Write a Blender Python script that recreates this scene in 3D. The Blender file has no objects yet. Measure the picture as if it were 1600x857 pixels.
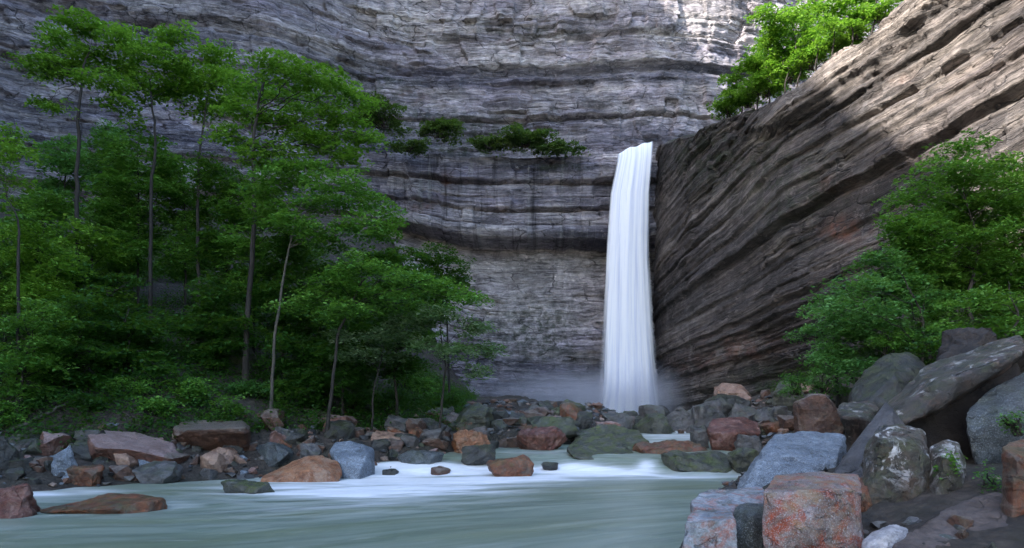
import bpy, bmesh, math
import numpy as np
from mathutils import Vector, Matrix

S = bpy.context.scene
COL = S.collection
R = math.radians

# ------------------------------------------------------------------ camera, world, sun
F = 1043.0; HY = 640.0; CZ = 2.4            # focal length in photo pixels, horizon row, eye height
cam_d = bpy.data.cameras.new('camera'); cam = bpy.data.objects.new('camera', cam_d); COL.objects.link(cam)
cam.location = (0, 0, CZ); cam.rotation_euler = (R(90), 0, 0)
cam_d.sensor_width = 36; cam_d.lens = 36 * F / 1600; cam_d.shift_y = (HY - 428.5) / 1600
cam_d.clip_start = 0.1; cam_d.clip_end = 2000
S.camera = cam
SUN_EL = 28.0; SUN_DIR = (-0.80, -0.60)      # horizontal direction towards the sun
w = bpy.data.worlds.new('World'); S.world = w; w.use_nodes = True
nt = w.node_tree; bg = nt.nodes['Background']; sky = nt.nodes.new('ShaderNodeTexSky')
sky.sky_type = 'NISHITA'; sky.sun_disc = False; sky.sun_elevation = R(SUN_EL)
sky.sun_rotation = math.atan2(SUN_DIR[0], SUN_DIR[1]); sky.air_density = 1.0; sky.dust_density = 1.5; sky.ozone_density = 1.0
nt.links.new(sky.outputs[0], bg.inputs[0]); bg.inputs[1].default_value = 0.15
sl = bpy.data.lights.new('sun', 'SUN'); sun = bpy.data.objects.new('sun', sl); COL.objects.link(sun)
sl.energy = 3.8; sl.angle = R(0.6); sl.color = (1.0, 0.93, 0.84)
ce = math.cos(R(SUN_EL)); sv = Vector((SUN_DIR[0]*ce, SUN_DIR[1]*ce, math.sin(R(SUN_EL))))
sun.rotation_euler = sv.to_track_quat('Z', 'Y').to_euler()
vs = S.view_settings; vs.view_transform = 'Standard'; vs.look = 'None'; vs.exposure = 2.4; vs.gamma = 1.0
cy = S.cycles
S.render.engine = 'CYCLES'
cy.use_denoising = True; cy.max_bounces = 6; cy.diffuse_bounces = 3; cy.glossy_bounces = 2
cy.transmission_bounces = 3; cy.transparent_max_bounces = 14; cy.volume_bounces = 1
cy.caustics_reflective = False; cy.caustics_refractive = False
cy.use_adaptive_sampling = True; cy.adaptive_threshold = 0.02
cy.volume_step_rate = 4.0; cy.volume_max_steps = 64

# ------------------------------------------------------------------ numeric helpers
def at(px, py, D):
    return np.array([(px-800)/F*D, D, CZ+(HY-py)/F*D])
def sst(a, b, x):
    t = np.clip((np.asarray(x, float)-a)/(b-a), 0, 1); return t*t*(3-2*t)
def _h(ix, iy, iz, seed):
    n = (ix.astype(np.uint64)*np.uint64(374761393) + iy.astype(np.uint64)*np.uint64(668265263)
         + iz.astype(np.uint64)*np.uint64(2147483647) + np.uint64(seed*1274126177 % (2**32))) & np.uint64(0xffffffff)
    n = ((n ^ (n >> np.uint64(13))) * np.uint64(1274126177)) & np.uint64(0xffffffff)
    n = ((n ^ (n >> np.uint64(16))) * np.uint64(2246822519)) & np.uint64(0xffffffff)
    return ((n ^ (n >> np.uint64(15))) & np.uint64(0xffffff)).astype(float)/float(0xffffff)
def vnoise(x, y, z, seed=0):
    x, y, z = np.broadcast_arrays(np.asarray(x, float), np.asarray(y, float), np.asarray(z, float))
    ix, iy, iz = np.floor(x).astype(np.int64), np.floor(y).astype(np.int64), np.floor(z).astype(np.int64)
    fx, fy, fz = x-ix, y-iy, z-iz
    fx, fy, fz = fx*fx*(3-2*fx), fy*fy*(3-2*fy), fz*fz*(3-2*fz)
    O = 100000
    r = 0
    for a in (0, 1):
        wx = fx if a else 1-fx
        for b in (0, 1):
            wy = fy if b else 1-fy
            for c in (0, 1):
                wz = fz if c else 1-fz
                r = r + wx*wy*wz*_h(ix+a+O, iy+b+O, iz+c+O, seed)
    return r*2-1
def fbm(x, y, z, seed=0, o=4, g=0.5):
    r = 0; a = 1; t = 0; f = 1
    for k in range(o):
        r = r + a*vnoise(x*f, y*f, z*f, seed+k*17); t += a; a *= g; f *= 2.03
    return r/t

def mesh_np(name, V, Fq, mat, parent=None, smooth=True, face_attr=None, vert_attr=None):
    """V (n,3); Fq (m,k) faces all with k corners"""
    me = bpy.data.meshes.new(name); V = np.ascontiguousarray(V, dtype=np.float32); Fq = np.ascontiguousarray(Fq, dtype=np.int32)
    m, k = Fq.shape
    me.vertices.add(len(V)); me.vertices.foreach_set('co', V.ravel())
    me.loops.add(m*k); me.loops.foreach_set('vertex_index', Fq.ravel())
    me.polygons.add(m); me.polygons.foreach_set('loop_start', np.arange(0, m*k, k, dtype=np.int32))
    me.polygons.foreach_set('use_smooth', np.full(m, smooth))
    me.update(calc_edges=True)
    for dom, d in (('FACE', face_attr), ('POINT', vert_attr)):
        for an, arr in (d or {}).items():
            arr = np.asarray(arr, np.float32)
            if arr.ndim == 1:
                a = me.attributes.new(an, 'FLOAT', dom); a.data.foreach_set('value', arr.ravel())
            else:
                a = me.attributes.new(an, 'FLOAT_VECTOR', dom); a.data.foreach_set('vector', arr.ravel())
    me.materials.append(mat)
    o = bpy.data.objects.new(name, me); COL.objects.link(o)
    if parent: o.parent = parent
    return o
def grid_faces(nr, nc):
    i = np.arange(nr*nc).reshape(nr, nc)
    return np.stack([i[:-1, :-1], i[:-1, 1:], i[1:, 1:], i[1:, :-1]], -1).reshape(-1, 4)
def tag(o, label=None, cat=None, group=None, kind=None):
    if label: o['label'] = label
    if cat: o['category'] = cat
    if group: o['group'] = group
    if kind: o['kind'] = kind
    return o
def empty(name, loc=(0, 0, 0)):
    o = bpy.data.objects.new(name, None); o.location = loc; o.empty_display_size = 0.2; COL.objects.link(o); return o

# ------------------------------------------------------------------ material helpers
class NT:
    def __init__(s, name):
        s.m = bpy.data.materials.new(name); s.m.use_nodes = True; s.t = s.m.node_tree
        s.b = s.t.nodes['Principled BSDF']; s.out = s.t.nodes['Material Output']
    def n(s, kind, **kw):
        x = s.t.nodes.new('ShaderNode'+kind)
        for k, v in kw.items(): setattr(x, k, v)
        return x
    def link(s, a, b): s.t.links.new(a, b)
    def setin(s, sock, v):
        if hasattr(v, 'is_output'): s.link(v, sock)
        elif isinstance(v, (tuple, list)) and len(v) == 3 and sock.type == 'RGBA': sock.default_value = (*v, 1)
        else: sock.default_value = v
    def math(s, op, a, b=0.0, c=None, clamp=False):
        x = s.n('Math', operation=op, use_clamp=clamp); s.setin(x.inputs[0], a); s.setin(x.inputs[1], b)
        if c is not None: s.setin(x.inputs[2], c)
        return x.outputs[0]
    def mix(s, f, a, b, mode='MIX'):
        x = s.n('Mix', data_type='RGBA', blend_type=mode); s.setin(x.inputs[0], f); s.setin(x.inputs[6], a); s.setin(x.inputs[7], b); return x.outputs[2]
    def attr(s, name, vec=False):
        x = s.n('Attribute', attribute_name=name); return x.outputs['Vector'] if vec else x.outputs['Fac']
    def obj(s): return s.n('TexCoord').outputs['Object']
    def pos(s): return s.n('NewGeometry').outputs['Position']
    def map(s, v, sc=(1, 1, 1), loc=(0, 0, 0), rot=(0, 0, 0)):
        x = s.n('Mapping'); s.link(v, x.inputs[0]); x.inputs[1].default_value = loc; x.inputs[2].default_value = rot; x.inputs[3].default_value = sc; return x.outputs[0]
    def noise(s, v, scale=1, detail=6, rough=0.55, dist=0.0):
        x = s.n('TexNoise'); s.link(v, x.inputs['Vector']); x.inputs['Scale'].default_value = scale; x.inputs['Detail'].default_value = detail
        x.inputs['Roughness'].default_value = rough; x.inputs['Distortion'].default_value = dist; return x.outputs[0]
    def voro(s, v, scale=1, feature='F1', out=0):
        x = s.n('TexVoronoi', feature=feature); s.link(v, x.inputs['Vector']); x.inputs['Scale'].default_value = scale; return x.outputs[out]
    def ramp(s, f, stops, interp='LINEAR'):
        x = s.n('ValToRGB'); s.link(f, x.inputs[0]); r = x.color_ramp; r.interpolation = interp
        while len(r.elements) < len(stops): r.elements.new(0.5)
        for e, (p, c) in zip(r.elements, stops):
            e.position = p; e.color = (c, c, c, 1) if isinstance(c, (int, float)) else (*c, 1)
        return x.outputs[0]
    def bump(s, h, strength=0.5, dist=0.1, normal=None):
        x = s.n('Bump'); s.link(h, x.inputs['Height']); x.inputs['Strength'].default_value = strength; x.inputs['Distance'].default_value = dist
        if normal is not None: s.link(normal, x.inputs['Normal'])
        return x.outputs[0]
    def upness(s, lo, hi):
        g = s.n('NewGeometry'); sp = s.n('SeparateXYZ'); s.link(g.outputs['Normal'], sp.inputs[0])
        m = s.n('MapRange', interpolation_type='SMOOTHSTEP'); s.link(sp.outputs[2], m.inputs[0]); m.inputs[1].default_value = lo; m.inputs[2].default_value = hi
        return m.outputs[0]

def cliff_material(name, dark, mid, light, tint, layer_scale=1.0):
    N = NT(name)
    suv = N.attr('strata', True)                      # (u, s, z)
    a = N.noise(N.map(suv, (0.045, 1.3*layer_scale, 0)), 1, 9, 0.68, 0.35)
    b = N.noise(N.map(suv, (0.25, 4.2*layer_scale, 0)), 1, 6, 0.7, 0.2)
    big = N.noise(N.map(suv, (0.05, 0.13, 0), loc=(3, 1, 0)), 1, 4, 0.55)
    f = N.math('ADD', N.math('MULTIPLY', a, 0.55), N.math('ADD', N.math('MULTIPLY', b, 0.33), N.math('MULTIPLY', big, 0.30)))
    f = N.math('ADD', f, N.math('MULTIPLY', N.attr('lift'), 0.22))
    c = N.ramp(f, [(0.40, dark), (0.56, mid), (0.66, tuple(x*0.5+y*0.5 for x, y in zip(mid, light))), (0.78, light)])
    # hue patches
    lam = N.noise(N.map(suv, (0.35, 11*layer_scale, 0), loc=(2, 0, 0)), 1, 5, 0.75, 0.2)
    c = N.mix(0.6, c, N.ramp(lam, [(0.36, 0.35), (0.52, 1.0), (0.66, 1.3)]), 'MULTIPLY')
    h = N.noise(N.map(suv, (0.09, 0.35, 0), loc=(11, 5, 0)), 1, 5, 0.6)
    c = N.mix(N.math('MULTIPLY', N.ramp(h, [(0.45, 0.0), (0.7, 1.0)]), 0.55), c, tint, 'OVERLAY')
    # thin dark partings between the beds
    p = N.noise(N.map(suv, (0.12, 2.6*layer_scale, 0), loc=(0, 9, 0)), 1, 5, 0.6, 0.3)
    part = N.ramp(N.math('ABSOLUTE', N.math('SUBTRACT', p, 0.5)), [(0.0, 1.0), (0.018, 0.0)])
    c = N.mix(N.math('MULTIPLY', part, 0.6), c, (0.025, 0.024, 0.028))
    # vertical run-off stains, white lime and black algae
    st = N.noise(N.map(suv, (1.15, 0, 0.07)), 1, 6, 0.65, 0.2)
    sa = N.attr('stain')
    c = N.mix(N.math('MULTIPLY', N.ramp(st, [(0.55, 0.0), (0.64, 1.0)]), N.math('MULTIPLY', sa, 0.75)), c, (0.42, 0.42, 0.44))
    st2 = N.noise(N.map(suv, (0.8, 0, 0.05), loc=(40, 0, 0)), 1, 6, 0.65, 0.2)
    c = N.mix(N.math('MULTIPLY', N.ramp(st2, [(0.52, 0.0), (0.62, 1.0)]), N.math('MULTIPLY', sa, 0.8)), c, (0.03, 0.032, 0.04))
    # rust and moss patches where the rock has them
    ob = N.pos()
    rn = N.noise(ob, 0.7, 6, 0.65)
    c = N.mix(N.math('MULTIPLY', N.attr('rust'), N.ramp(rn, [(0.42, 0.0), (0.6, 0.75)])), c, (0.24, 0.095, 0.06))
    mn = N.noise(ob, 1.1, 7, 0.7)
    c = N.mix(N.math('MULTIPLY', N.attr('moss'), N.ramp(mn, [(0.42, 0.0), (0.58, 1.0)])), c, (0.035, 0.055, 0.022))
    sp = N.noise(ob, 5.0, 6, 0.75)
    # fractured blocks: every bed is split by joints, each block weathered to its own tone
    dv = N.n('TexNoise'); N.link(ob, dv.inputs['Vector']); dv.inputs['Scale'].default_value = 0.9; dv.inputs['Detail'].default_value = 5
    def blocks(su, ss, wob):
        sc_ = N.n('VectorMath', operation='SCALE'); N.link(dv.outputs['Color'], sc_.inputs[0]); sc_.inputs['Scale'].default_value = wob
        ad = N.n('VectorMath', operation='ADD'); N.link(N.map(suv, (su, ss, 0)), ad.inputs[0]); N.link(sc_.outputs[0], ad.inputs[1])
        e = N.n('TexVoronoi', feature='DISTANCE_TO_EDGE', voronoi_dimensions='2D'); N.link(ad.outputs[0], e.inputs['Vector']); e.inputs['Scale'].default_value = 1
        f = N.n('TexVoronoi', feature='F1', voronoi_dimensions='2D'); N.link(ad.outputs[0], f.inputs['Vector']); f.inputs['Scale'].default_value = 1
        sx = N.n('SeparateXYZ'); N.link(f.outputs['Color'], sx.inputs[0]); return e.outputs['Distance'], sx.outputs[0]
    e1, t1 = blocks(0.28, 1.3*layer_scale, 0.6); e2, t2 = blocks(0.8, 4.5*layer_scale, 0.7)
    c = N.mix(0.55, c, N.ramp(t1, [(0.0, 0.55), (1.0, 1.35)]), 'MULTIPLY'); c = N.mix(N.math('MULTIPLY', N.ramp(N.noise(ob, 0.22, 3, 0.6), [(0.4, 0.2), (0.6, 1.0)]), 0.55), c, N.ramp(t2, [(0.0, 0.55), (1.0, 1.35)]), 'MULTIPLY')
    pt = N.ramp(N.noise(ob, 0.35, 3, 0.6), [(0.42, 0.0), (0.56, 1.0)])
    k1 = N.math('MULTIPLY', N.ramp(e1, [(0.0, 1.0), (0.035, 0.0)]), pt); k2 = N.math('MULTIPLY', N.ramp(e2, [(0.0, 1.0), (0.05, 0.0)]), N.ramp(N.noise(ob, 0.22, 3, 0.6), [(0.42, 0.05), (0.6, 0.7)]))
    c = N.mix(N.math('MULTIPLY', k1, 0.8), c, (0.02, 0.019, 0.022)); c = N.mix(N.math('MULTIPLY', k2, 0.6), c, (0.03, 0.029, 0.032))
    mt = N.noise(ob, 0.55, 8, 0.72, 0.8)
    c = N.mix(0.75, c, N.ramp(mt, [(0.36, 0.35), (0.5, 0.85), (0.62, 1.25)]), 'MULTIPLY')
    wb = N.noise(N.map(ob, (1, 1, 1.8), loc=(4, 4, 0)), 1.3, 7, 0.75, 0.6)
    c = N.mix(N.ramp(wb, [(0.57, 0.0), (0.64, 0.4)]), c, light)
    c = N.mix(0.5, c, N.ramp(sp, [(0.3, 0.45), (0.7, 1.0)]), 'MULTIPLY')
    c = N.mix(0.28, c, N.ramp(N.noise(ob, 2.0, 3, 0.6), [(0.40, 0.5), (0.6, 1.0)]), 'MULTIPLY')
    N.link(c, N.b.inputs['Base Color']); N.b.inputs['Roughness'].default_value = 0.72
    N.b.inputs['Specular IOR Level'].default_value = 0.35
    hgt = N.math('ADD', N.math('MULTIPLY', b, 0.9), N.math('ADD', N.math('MULTIPLY', a, 0.6), N.math('MULTIPLY', sp, 0.35)))
    hgt = N.math('SUBTRACT', hgt, N.math('ADD', N.math('MULTIPLY', part, 0.25), N.math('ADD', N.math('MULTIPLY', k1, 0.5), N.math('MULTIPLY', k2, 0.3))))
    hgt = N.math('ADD', hgt, N.math('ADD', N.math('MULTIPLY', t1, 0.35), N.math('MULTIPLY', t2, 0.25)))
    fine = N.noise(N.map(suv, (0.5, 9, 0)), 1, 5, 0.7)
    hgt = N.math('ADD', N.math('ADD', hgt, N.math('MULTIPLY', fine, 0.4)), N.math('MULTIPLY', lam, 0.4))
    N.link(N.bump(hgt, 0.9, 0.5), N.b.inputs['Normal'])
    return N.m

def rock_material(name, base, second, patch=None, patch_amt=0.5, moss=0.0, mosscol=(0.06, 0.075, 0.02), speck=0.0, rough=0.36, scale=1.0, layered=0.0, lichen=0.0, top=None, crust=False):
    N = NT(name)
    v = N.obj()
    rnd = N.n('ObjectInfo').outputs['Random']
    off = N.n('Vector' + 'Math', operation='ADD'); N.link(v, off.inputs[0])
    cx = N.n('CombineXYZ'); N.link(N.math('MULTIPLY', rnd, 40.0), cx.inputs[0]); N.link(N.math('MULTIPLY', rnd, 17.0), cx.inputs[2]); N.link(cx.outputs[0], off.inputs[1])
    v = off.outputs[0]
    n1 = N.noise(v, 1.2*scale, 8, 0.62, 0.3)
    c = N.ramp(n1, [(0.34, base), (0.62, second)])
    lay = N.noise(N.map(v, (0.6, 0.6, 5.0), rot=(0.3, 0.15, 0)), 1.3*scale, 6, 0.65)
    blot = N.noise(N.map(v, loc=(8, 2, 4)), 2.6*scale, 8, 0.75, 0.5)
    c = N.mix(0.7, c, N.ramp(blot, [(0.36, 0.35), (0.5, 0.9), (0.64, 1.25)]), 'MULTIPLY')
    if layered: c = N.mix(layered, c, N.ramp(lay, [(0.38, 0.35), (0.6, 1.0)]), 'MULTIPLY')
    if patch:
        n2 = N.noise(N.map(v, loc=(5, 5, 5)), 1.5*scale, 9, 0.78, 0.8)
        c = N.mix(N.math('MULTIPLY', N.ramp(n2, [(0.48, 0.0), (0.60, 1.0)]), patch_amt), c, patch)
    if top:
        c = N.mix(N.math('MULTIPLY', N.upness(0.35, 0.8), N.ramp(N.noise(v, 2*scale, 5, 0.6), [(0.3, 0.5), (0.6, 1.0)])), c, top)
    g = N.noise(v, 9*scale, 7, 0.72)
    wv = N.n('VectorMath', operation='ADD'); N.link(v, wv.inputs[0]); dn = N.n('TexNoise'); N.link(v, dn.inputs['Vector']); dn.inputs['Scale'].default_value = 1.5*scale; dn.inputs['Detail'].default_value = 4
    sc_ = N.n('VectorMath', operation='SCALE'); N.link(dn.outputs['Color'], sc_.inputs[0]); sc_.inputs['Scale'].default_value = 0.7/scale; N.link(sc_.outputs[0], wv.inputs[1])
    ck = N.ramp(N.voro(N.map(wv.outputs[0], (1, 1, 1.7), rot=(0.4, 0.2, 0)), 1.1*scale, 'DISTANCE_TO_EDGE'), [(0.0, 1.0), (0.022, 0.0)])
    ck = N.math('MULTIPLY', ck, N.ramp(N.noise(N.map(v, loc=(6, 3, 1)), 1.1*scale, 3, 0.6), [(0.50, 0.0), (0.56, 1.0)]))
    c = N.mix(N.math('MULTIPLY', ck, 0.4), c, (0.015, 0.013, 0.012))
    c = N.mix(0.65, c, N.ramp(g, [(0.30, 0.35), (0.62, 1.0)]), 'MULTIPLY')
    if speck:
        s2 = N.noise(v, 26*scale, 3, 0.6)
        c = N.mix(N.math('MULTIPLY', N.ramp(s2, [(0.54, 0.0), (0.62, 1.0)]), speck), c, (0.5, 0.56, 0.62))
        s3 = N.noise(N.map(v, loc=(9, 0, 0)), 14*scale, 4, 0.65)
        c = N.mix(N.math('MULTIPLY', N.ramp(s3, [(0.54, 0.0), (0.60, 1.0)]), speck*0.8), c, (0.045, 0.055, 0.075))
    if lichen:
        l = N.noise(N.map(v, loc=(1, 7, 3)), 1.7*scale, 9, 0.78, 0.6)
        gs = N.n('SeparateXYZ'); N.link(N.n('TexCoord').outputs['Generated'], gs.inputs[0])
        hi = N.ramp(gs.outputs[2], [(0.45, 0.0), (0.8, 1.0)]) if crust else N.upness(0.05, 0.6)
        c = N.mix(N.math('MULTIPLY', N.math('MULTIPLY', N.ramp(l, [(0.53 if crust else 0.56, 0.0), (0.58 if crust else 0.62, 1.0)]), hi), lichen), c, (0.60, 0.60, 0.62))
    if moss:
        mo = N.noise(N.map(v, loc=(2, 1, 6)), 1.6*scale, 7, 0.7)
        c = N.mix(N.math('MULTIPLY', N.math('MULTIPLY', N.ramp(mo, [(0.46, 0.0), (0.58, 1.0)]), N.upness(-0.1, 0.5)), moss), c, mosscol)
    N.link(c, N.b.inputs['Base Color']); N.b.inputs['Roughness'].default_value = rough
    N.b.inputs['Specular IOR Level'].default_value = 0.55
    h = N.math('ADD', N.math('MULTIPLY', n1, 0.6), N.math('ADD', N.math('MULTIPLY', g, 0.35), N.math('MULTIPLY', lay, 0.3)))
    h = N.math('ADD', h, N.math('ADD', N.math('MULTIPLY', ck, -0.35), N.math('MULTIPLY', blot, 0.7)))
    N.link(N.bump(h, 1.0, 0.16/scale), N.b.inputs['Normal'])
    return N.m

def leaf_material(name, c0, c1, c2):
    N = NT(name)
    lv = N.attr('leafvar')
    c = N.ramp(lv, [(0.0, c0), (0.5, c1), (1.0, c2)])
    n = N.noise(N.pos(), 0.35, 3, 0.5)
    c = N.mix(N.ramp(n, [(0.4, 0.0), (0.65, 0.45)]), c, tuple(x*0.55 for x in c1))
    b = N.b; N.link(c, b.inputs['Base Color']); b.inputs['Roughness'].default_value = 0.5; b.inputs['Specular IOR Level'].default_value = 0.25
    tr = N.n('BsdfTranslucent'); N.link(N.mix(0.45, c, (0.22, 0.40, 0.02)), tr.inputs[0])
    mx = N.n('MixShader'); mx.inputs[0].default_value = 0.42; N.link(b.outputs[0], mx.inputs[1]); N.link(tr.outputs[0], mx.inputs[2]); N.link(mx.outputs[0], N.out.inputs[0])
    return N.m

def bark_material(name, c0, c1):
    N = NT(name); v = N.obj()
    c = N.ramp(N.noise(N.map(v, (3, 3, 0.8)), 2, 6, 0.65), [(0.35, c0), (0.65, c1)])
    N.link(c, N.b.inputs['Base Color']); N.b.inputs['Roughness'].default_value = 0.85
    N.link(N.bump(N.noise(N.map(v, (8, 8, 1.5)), 2, 5, 0.7), 0.6, 0.04), N.b.inputs['Normal'])
    return N.m

M = {}
M['cliff'] = cliff_material('layered_cliff_rock', (0.115, 0.115, 0.155), (0.345, 0.325, 0.37), (0.68, 0.63, 0.63), (0.47, 0.44, 0.58), 0.7)
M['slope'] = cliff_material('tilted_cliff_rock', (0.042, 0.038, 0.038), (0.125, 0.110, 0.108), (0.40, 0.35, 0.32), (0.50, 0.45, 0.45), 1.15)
M['grey'] = rock_material('grey_rock', (0.06, 0.065, 0.072), (0.17, 0.17, 0.18), (0.10, 0.07, 0.05), 0.4, moss=0.4, scale=1.6, layered=0.3)
M['dark'] = rock_material('dark_rock', (0.022, 0.024, 0.027), (0.075, 0.08, 0.08), (0.06, 0.05, 0.035), 0.5, moss=0.5, scale=1.6, layered=0.3)
M['black'] = rock_material('shade_black_rock', (0.012, 0.009, 0.008), (0.035, 0.026, 0.022), scale=1.4, rough=0.6)  # near-black colour paints in the shade under and behind the leaning slab
M['mossy'] = rock_material('mossy_rock', (0.035, 0.038, 0.034), (0.11, 0.115, 0.10), (0.07, 0.08, 0.03), 0.6, moss=0.85, mosscol=(0.065, 0.085, 0.018), scale=1.8)
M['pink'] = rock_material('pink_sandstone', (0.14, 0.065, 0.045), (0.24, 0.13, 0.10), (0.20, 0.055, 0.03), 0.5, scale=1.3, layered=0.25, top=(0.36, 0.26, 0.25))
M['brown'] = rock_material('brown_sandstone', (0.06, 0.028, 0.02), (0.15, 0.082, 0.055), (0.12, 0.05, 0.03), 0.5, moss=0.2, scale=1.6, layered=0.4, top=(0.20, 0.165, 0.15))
M['orange'] = rock_material('orange_rock', (0.26, 0.09, 0.035), (0.42, 0.20, 0.10), (0.42, 0.30, 0.22), 0.7, scale=1.8, layered=0.2)
M['red'] = rock_material('red_wet_rock', (0.09, 0.028, 0.02), (0.20, 0.075, 0.055), (0.30, 0.19, 0.16), 0.7, scale=2.0, rough=0.35, layered=0.3)
M['tan'] = rock_material('tan_rock', (0.28, 0.17, 0.12), (0.42, 0.29, 0.22), (0.20, 0.09, 0.06), 0.4, scale=2.2)
M['blue'] = rock_material('blue_grey_rock', (0.12, 0.155, 0.205), (0.25, 0.31, 0.39), (0.08, 0.10, 0.13), 0.6, speck=0.6, scale=1.6, rough=0.42)
M['bluedark'] = rock_material('speckled_dark_blue_rock', (0.03, 0.038, 0.044), (0.095, 0.115, 0.13), (0.05, 0.06, 0.05), 0.5, speck=0.30, scale=1.7, moss=0.3)
M['slate'] = rock_material('smooth_slate', (0.075, 0.074, 0.08), (0.12, 0.117, 0.125), None, scale=0.8, rough=0.5)
M['lichen'] = rock_material('lichen_rock', (0.022, 0.022, 0.020), (0.085, 0.08, 0.08), (0.22, 0.13, 0.10), 0.45, moss=0.45, lichen=0.9, scale=1.6, layered=0.3)
M['whitetop'] = rock_material('white_crusted_rock', (0.035, 0.035, 0.03), (0.10, 0.09, 0.08), (0.14, 0.08, 0.05), 0.5, moss=0.5, lichen=1.0, scale=1.5, layered=0.2, crust=True)
M['mauve'] = rock_material('mauve_brown_rock', (0.10, 0.075, 0.068), (0.17, 0.135, 0.125), (0.07, 0.05, 0.045), 0.4, scale=1.8, layered=0.3, rough=0.6)
M['multi'] = rock_material('rusty_pink_rock', (0.13, 0.075, 0.055), (0.42, 0.34, 0.33), (0.34, 0.065, 0.022), 1.0, moss=0.5, mosscol=(0.26, 0.19, 0.09), speck=0.45, scale=2.2, rough=0.5, layered=0.35)
M['bluepink'] = rock_material('blue_pink_rock', (0.22, 0.26, 0.32), (0.46, 0.50, 0.56), (0.36, 0.13, 0.09), 0.85, moss=0.35, speck=0.2, scale=2.2, rough=0.5, layered=0.3)
M['white'] = rock_material('white_stone', (0.42, 0.41, 0.45), (0.62, 0.61, 0.64), (0.3, 0.3, 0.34), 0.5, scale=2.5)
M['rust'] = rock_material('rust_rock', (0.15, 0.05, 0.025), (0.30, 0.11, 0.05), (0.14, 0.12, 0.10), 0.8, moss=0.5, scale=1.6, layered=0.4)
M['leaf_bright'] = leaf_material('bright_leaves', (0.05, 0.14, 0.014), (0.15, 0.33, 0.035), (0.30, 0.52, 0.08))
M['leaf_mid'] = leaf_material('mid_leaves', (0.035, 0.12, 0.018), (0.10, 0.26, 0.04), (0.21, 0.42, 0.08))
M['leaf_ledge'] = leaf_material('dull_ledge_leaves', (0.02, 0.045, 0.015), (0.045, 0.08, 0.028), (0.10, 0.13, 0.05))
M['leaf_dark'] = leaf_material('dark_leaves', (0.012, 0.05, 0.01), (0.028, 0.10, 0.016), (0.06, 0.17, 0.03))  # dark copy of the greens; the wood's shade put into leaf colour
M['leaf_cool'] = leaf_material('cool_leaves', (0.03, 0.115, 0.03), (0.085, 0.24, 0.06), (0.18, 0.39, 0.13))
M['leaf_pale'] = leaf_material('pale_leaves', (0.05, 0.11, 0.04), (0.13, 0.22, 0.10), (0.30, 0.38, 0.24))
M['bark'] = bark_material('dark_bark', (0.012, 0.010, 0.009), (0.035, 0.030, 0.026))
M['bark_pale'] = bark_material('pale_bark', (0.045, 0.042, 0.035), (0.10, 0.09, 0.075))

# ------------------------------------------------------------------ ground and water heights
def water_z(Y):
    return np.interp(Y, [-100, 24.3, 26.5, 33, 35, 41, 43, 55, 90], [0, 0, 0.55, 0.75, 0.95, 1.1, 1.5, 1.75, 1.75])
SX = np.array([-60, -15, -11, -6.5, -3, 0, 4]); SY = np.array([12, 19.0, 22.3, 24.8, 26.0, 26.8, 27.5])
def ground_raw(X, Y):
    X = np.asarray(X, float); Y = np.asarray(Y, float)
    wz = water_z(Y)
    # left bank
    dl = Y - np.interp(X, SX, SY)
    xl = np.interp(Y, [20, 26, 29.5, 32.5, 42, 52, 70], [2, -2.5, -1.8, 4.0, 7.5, 3, 1])
    inl = sst(xl+0.8, xl-1.2, X)
    hill = sst(-3, -15, X)
    lf = np.clip(dl, -3, 3)*0.22 + np.clip(dl-3, 0, 100)*(0.035+0.30*hill)
    lf = np.where(dl > 20, lf + (dl-20)*0.12*hill, lf)
    left = np.where(dl < 0, np.maximum(dl*0.3, -1.1), lf)
    left = left*inl + (-0.7)*(1-inl)
    # right bank
    xr = np.interp(Y, [-40, 5, 11.5, 19, 25, 35, 45, 60, 80], [1.6, 2.2, 2.9, 5.6, 9.3, 11.6, 13.5, 17.5, 20])
    dr = X - xr
    slope = np.interp(Y, [0, 9, 15, 24, 40, 60], [0.2, 0.24, 0.22, 0.48, 0.42, 0.42])
    rt = np.where(dr < 0, np.maximum(dr*0.5, -1.1), np.clip(dr, 0, 1)*0.35 + np.clip(dr-0.6, 0, 40)*slope)
    h = wz + np.maximum(left, rt)
    return h
def ground_z(X, Y):
    X = np.asarray(X, float); Y = np.asarray(Y, float)
    h = ground_raw(X, Y)
    land = sst(-0.2, 0.6, h-water_z(Y))
    return h + land*(0.28*fbm(X*0.45, Y*0.45, 0, 3, 3) + 0.10*fbm(X*1.7, Y*1.7, 0, 5, 2)) + 0.9*sst(3, 9, h)*fbm(X*0.12, Y*0.12, 1, 9, 3)
def surf_z(X, Y): return np.maximum(ground_z(X, Y), water_z(Y))
def hit(px, py, dmin=6, dmax=66):
    d = np.arange(dmin, dmax, 0.05)
    X = (px-800)/F*d; Z = CZ+(HY-py)/F*d
    k = np.nonzero(Z <= surf_z(X, d))[0]
    return float(d[k[0]]) if len(k) else None

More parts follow.
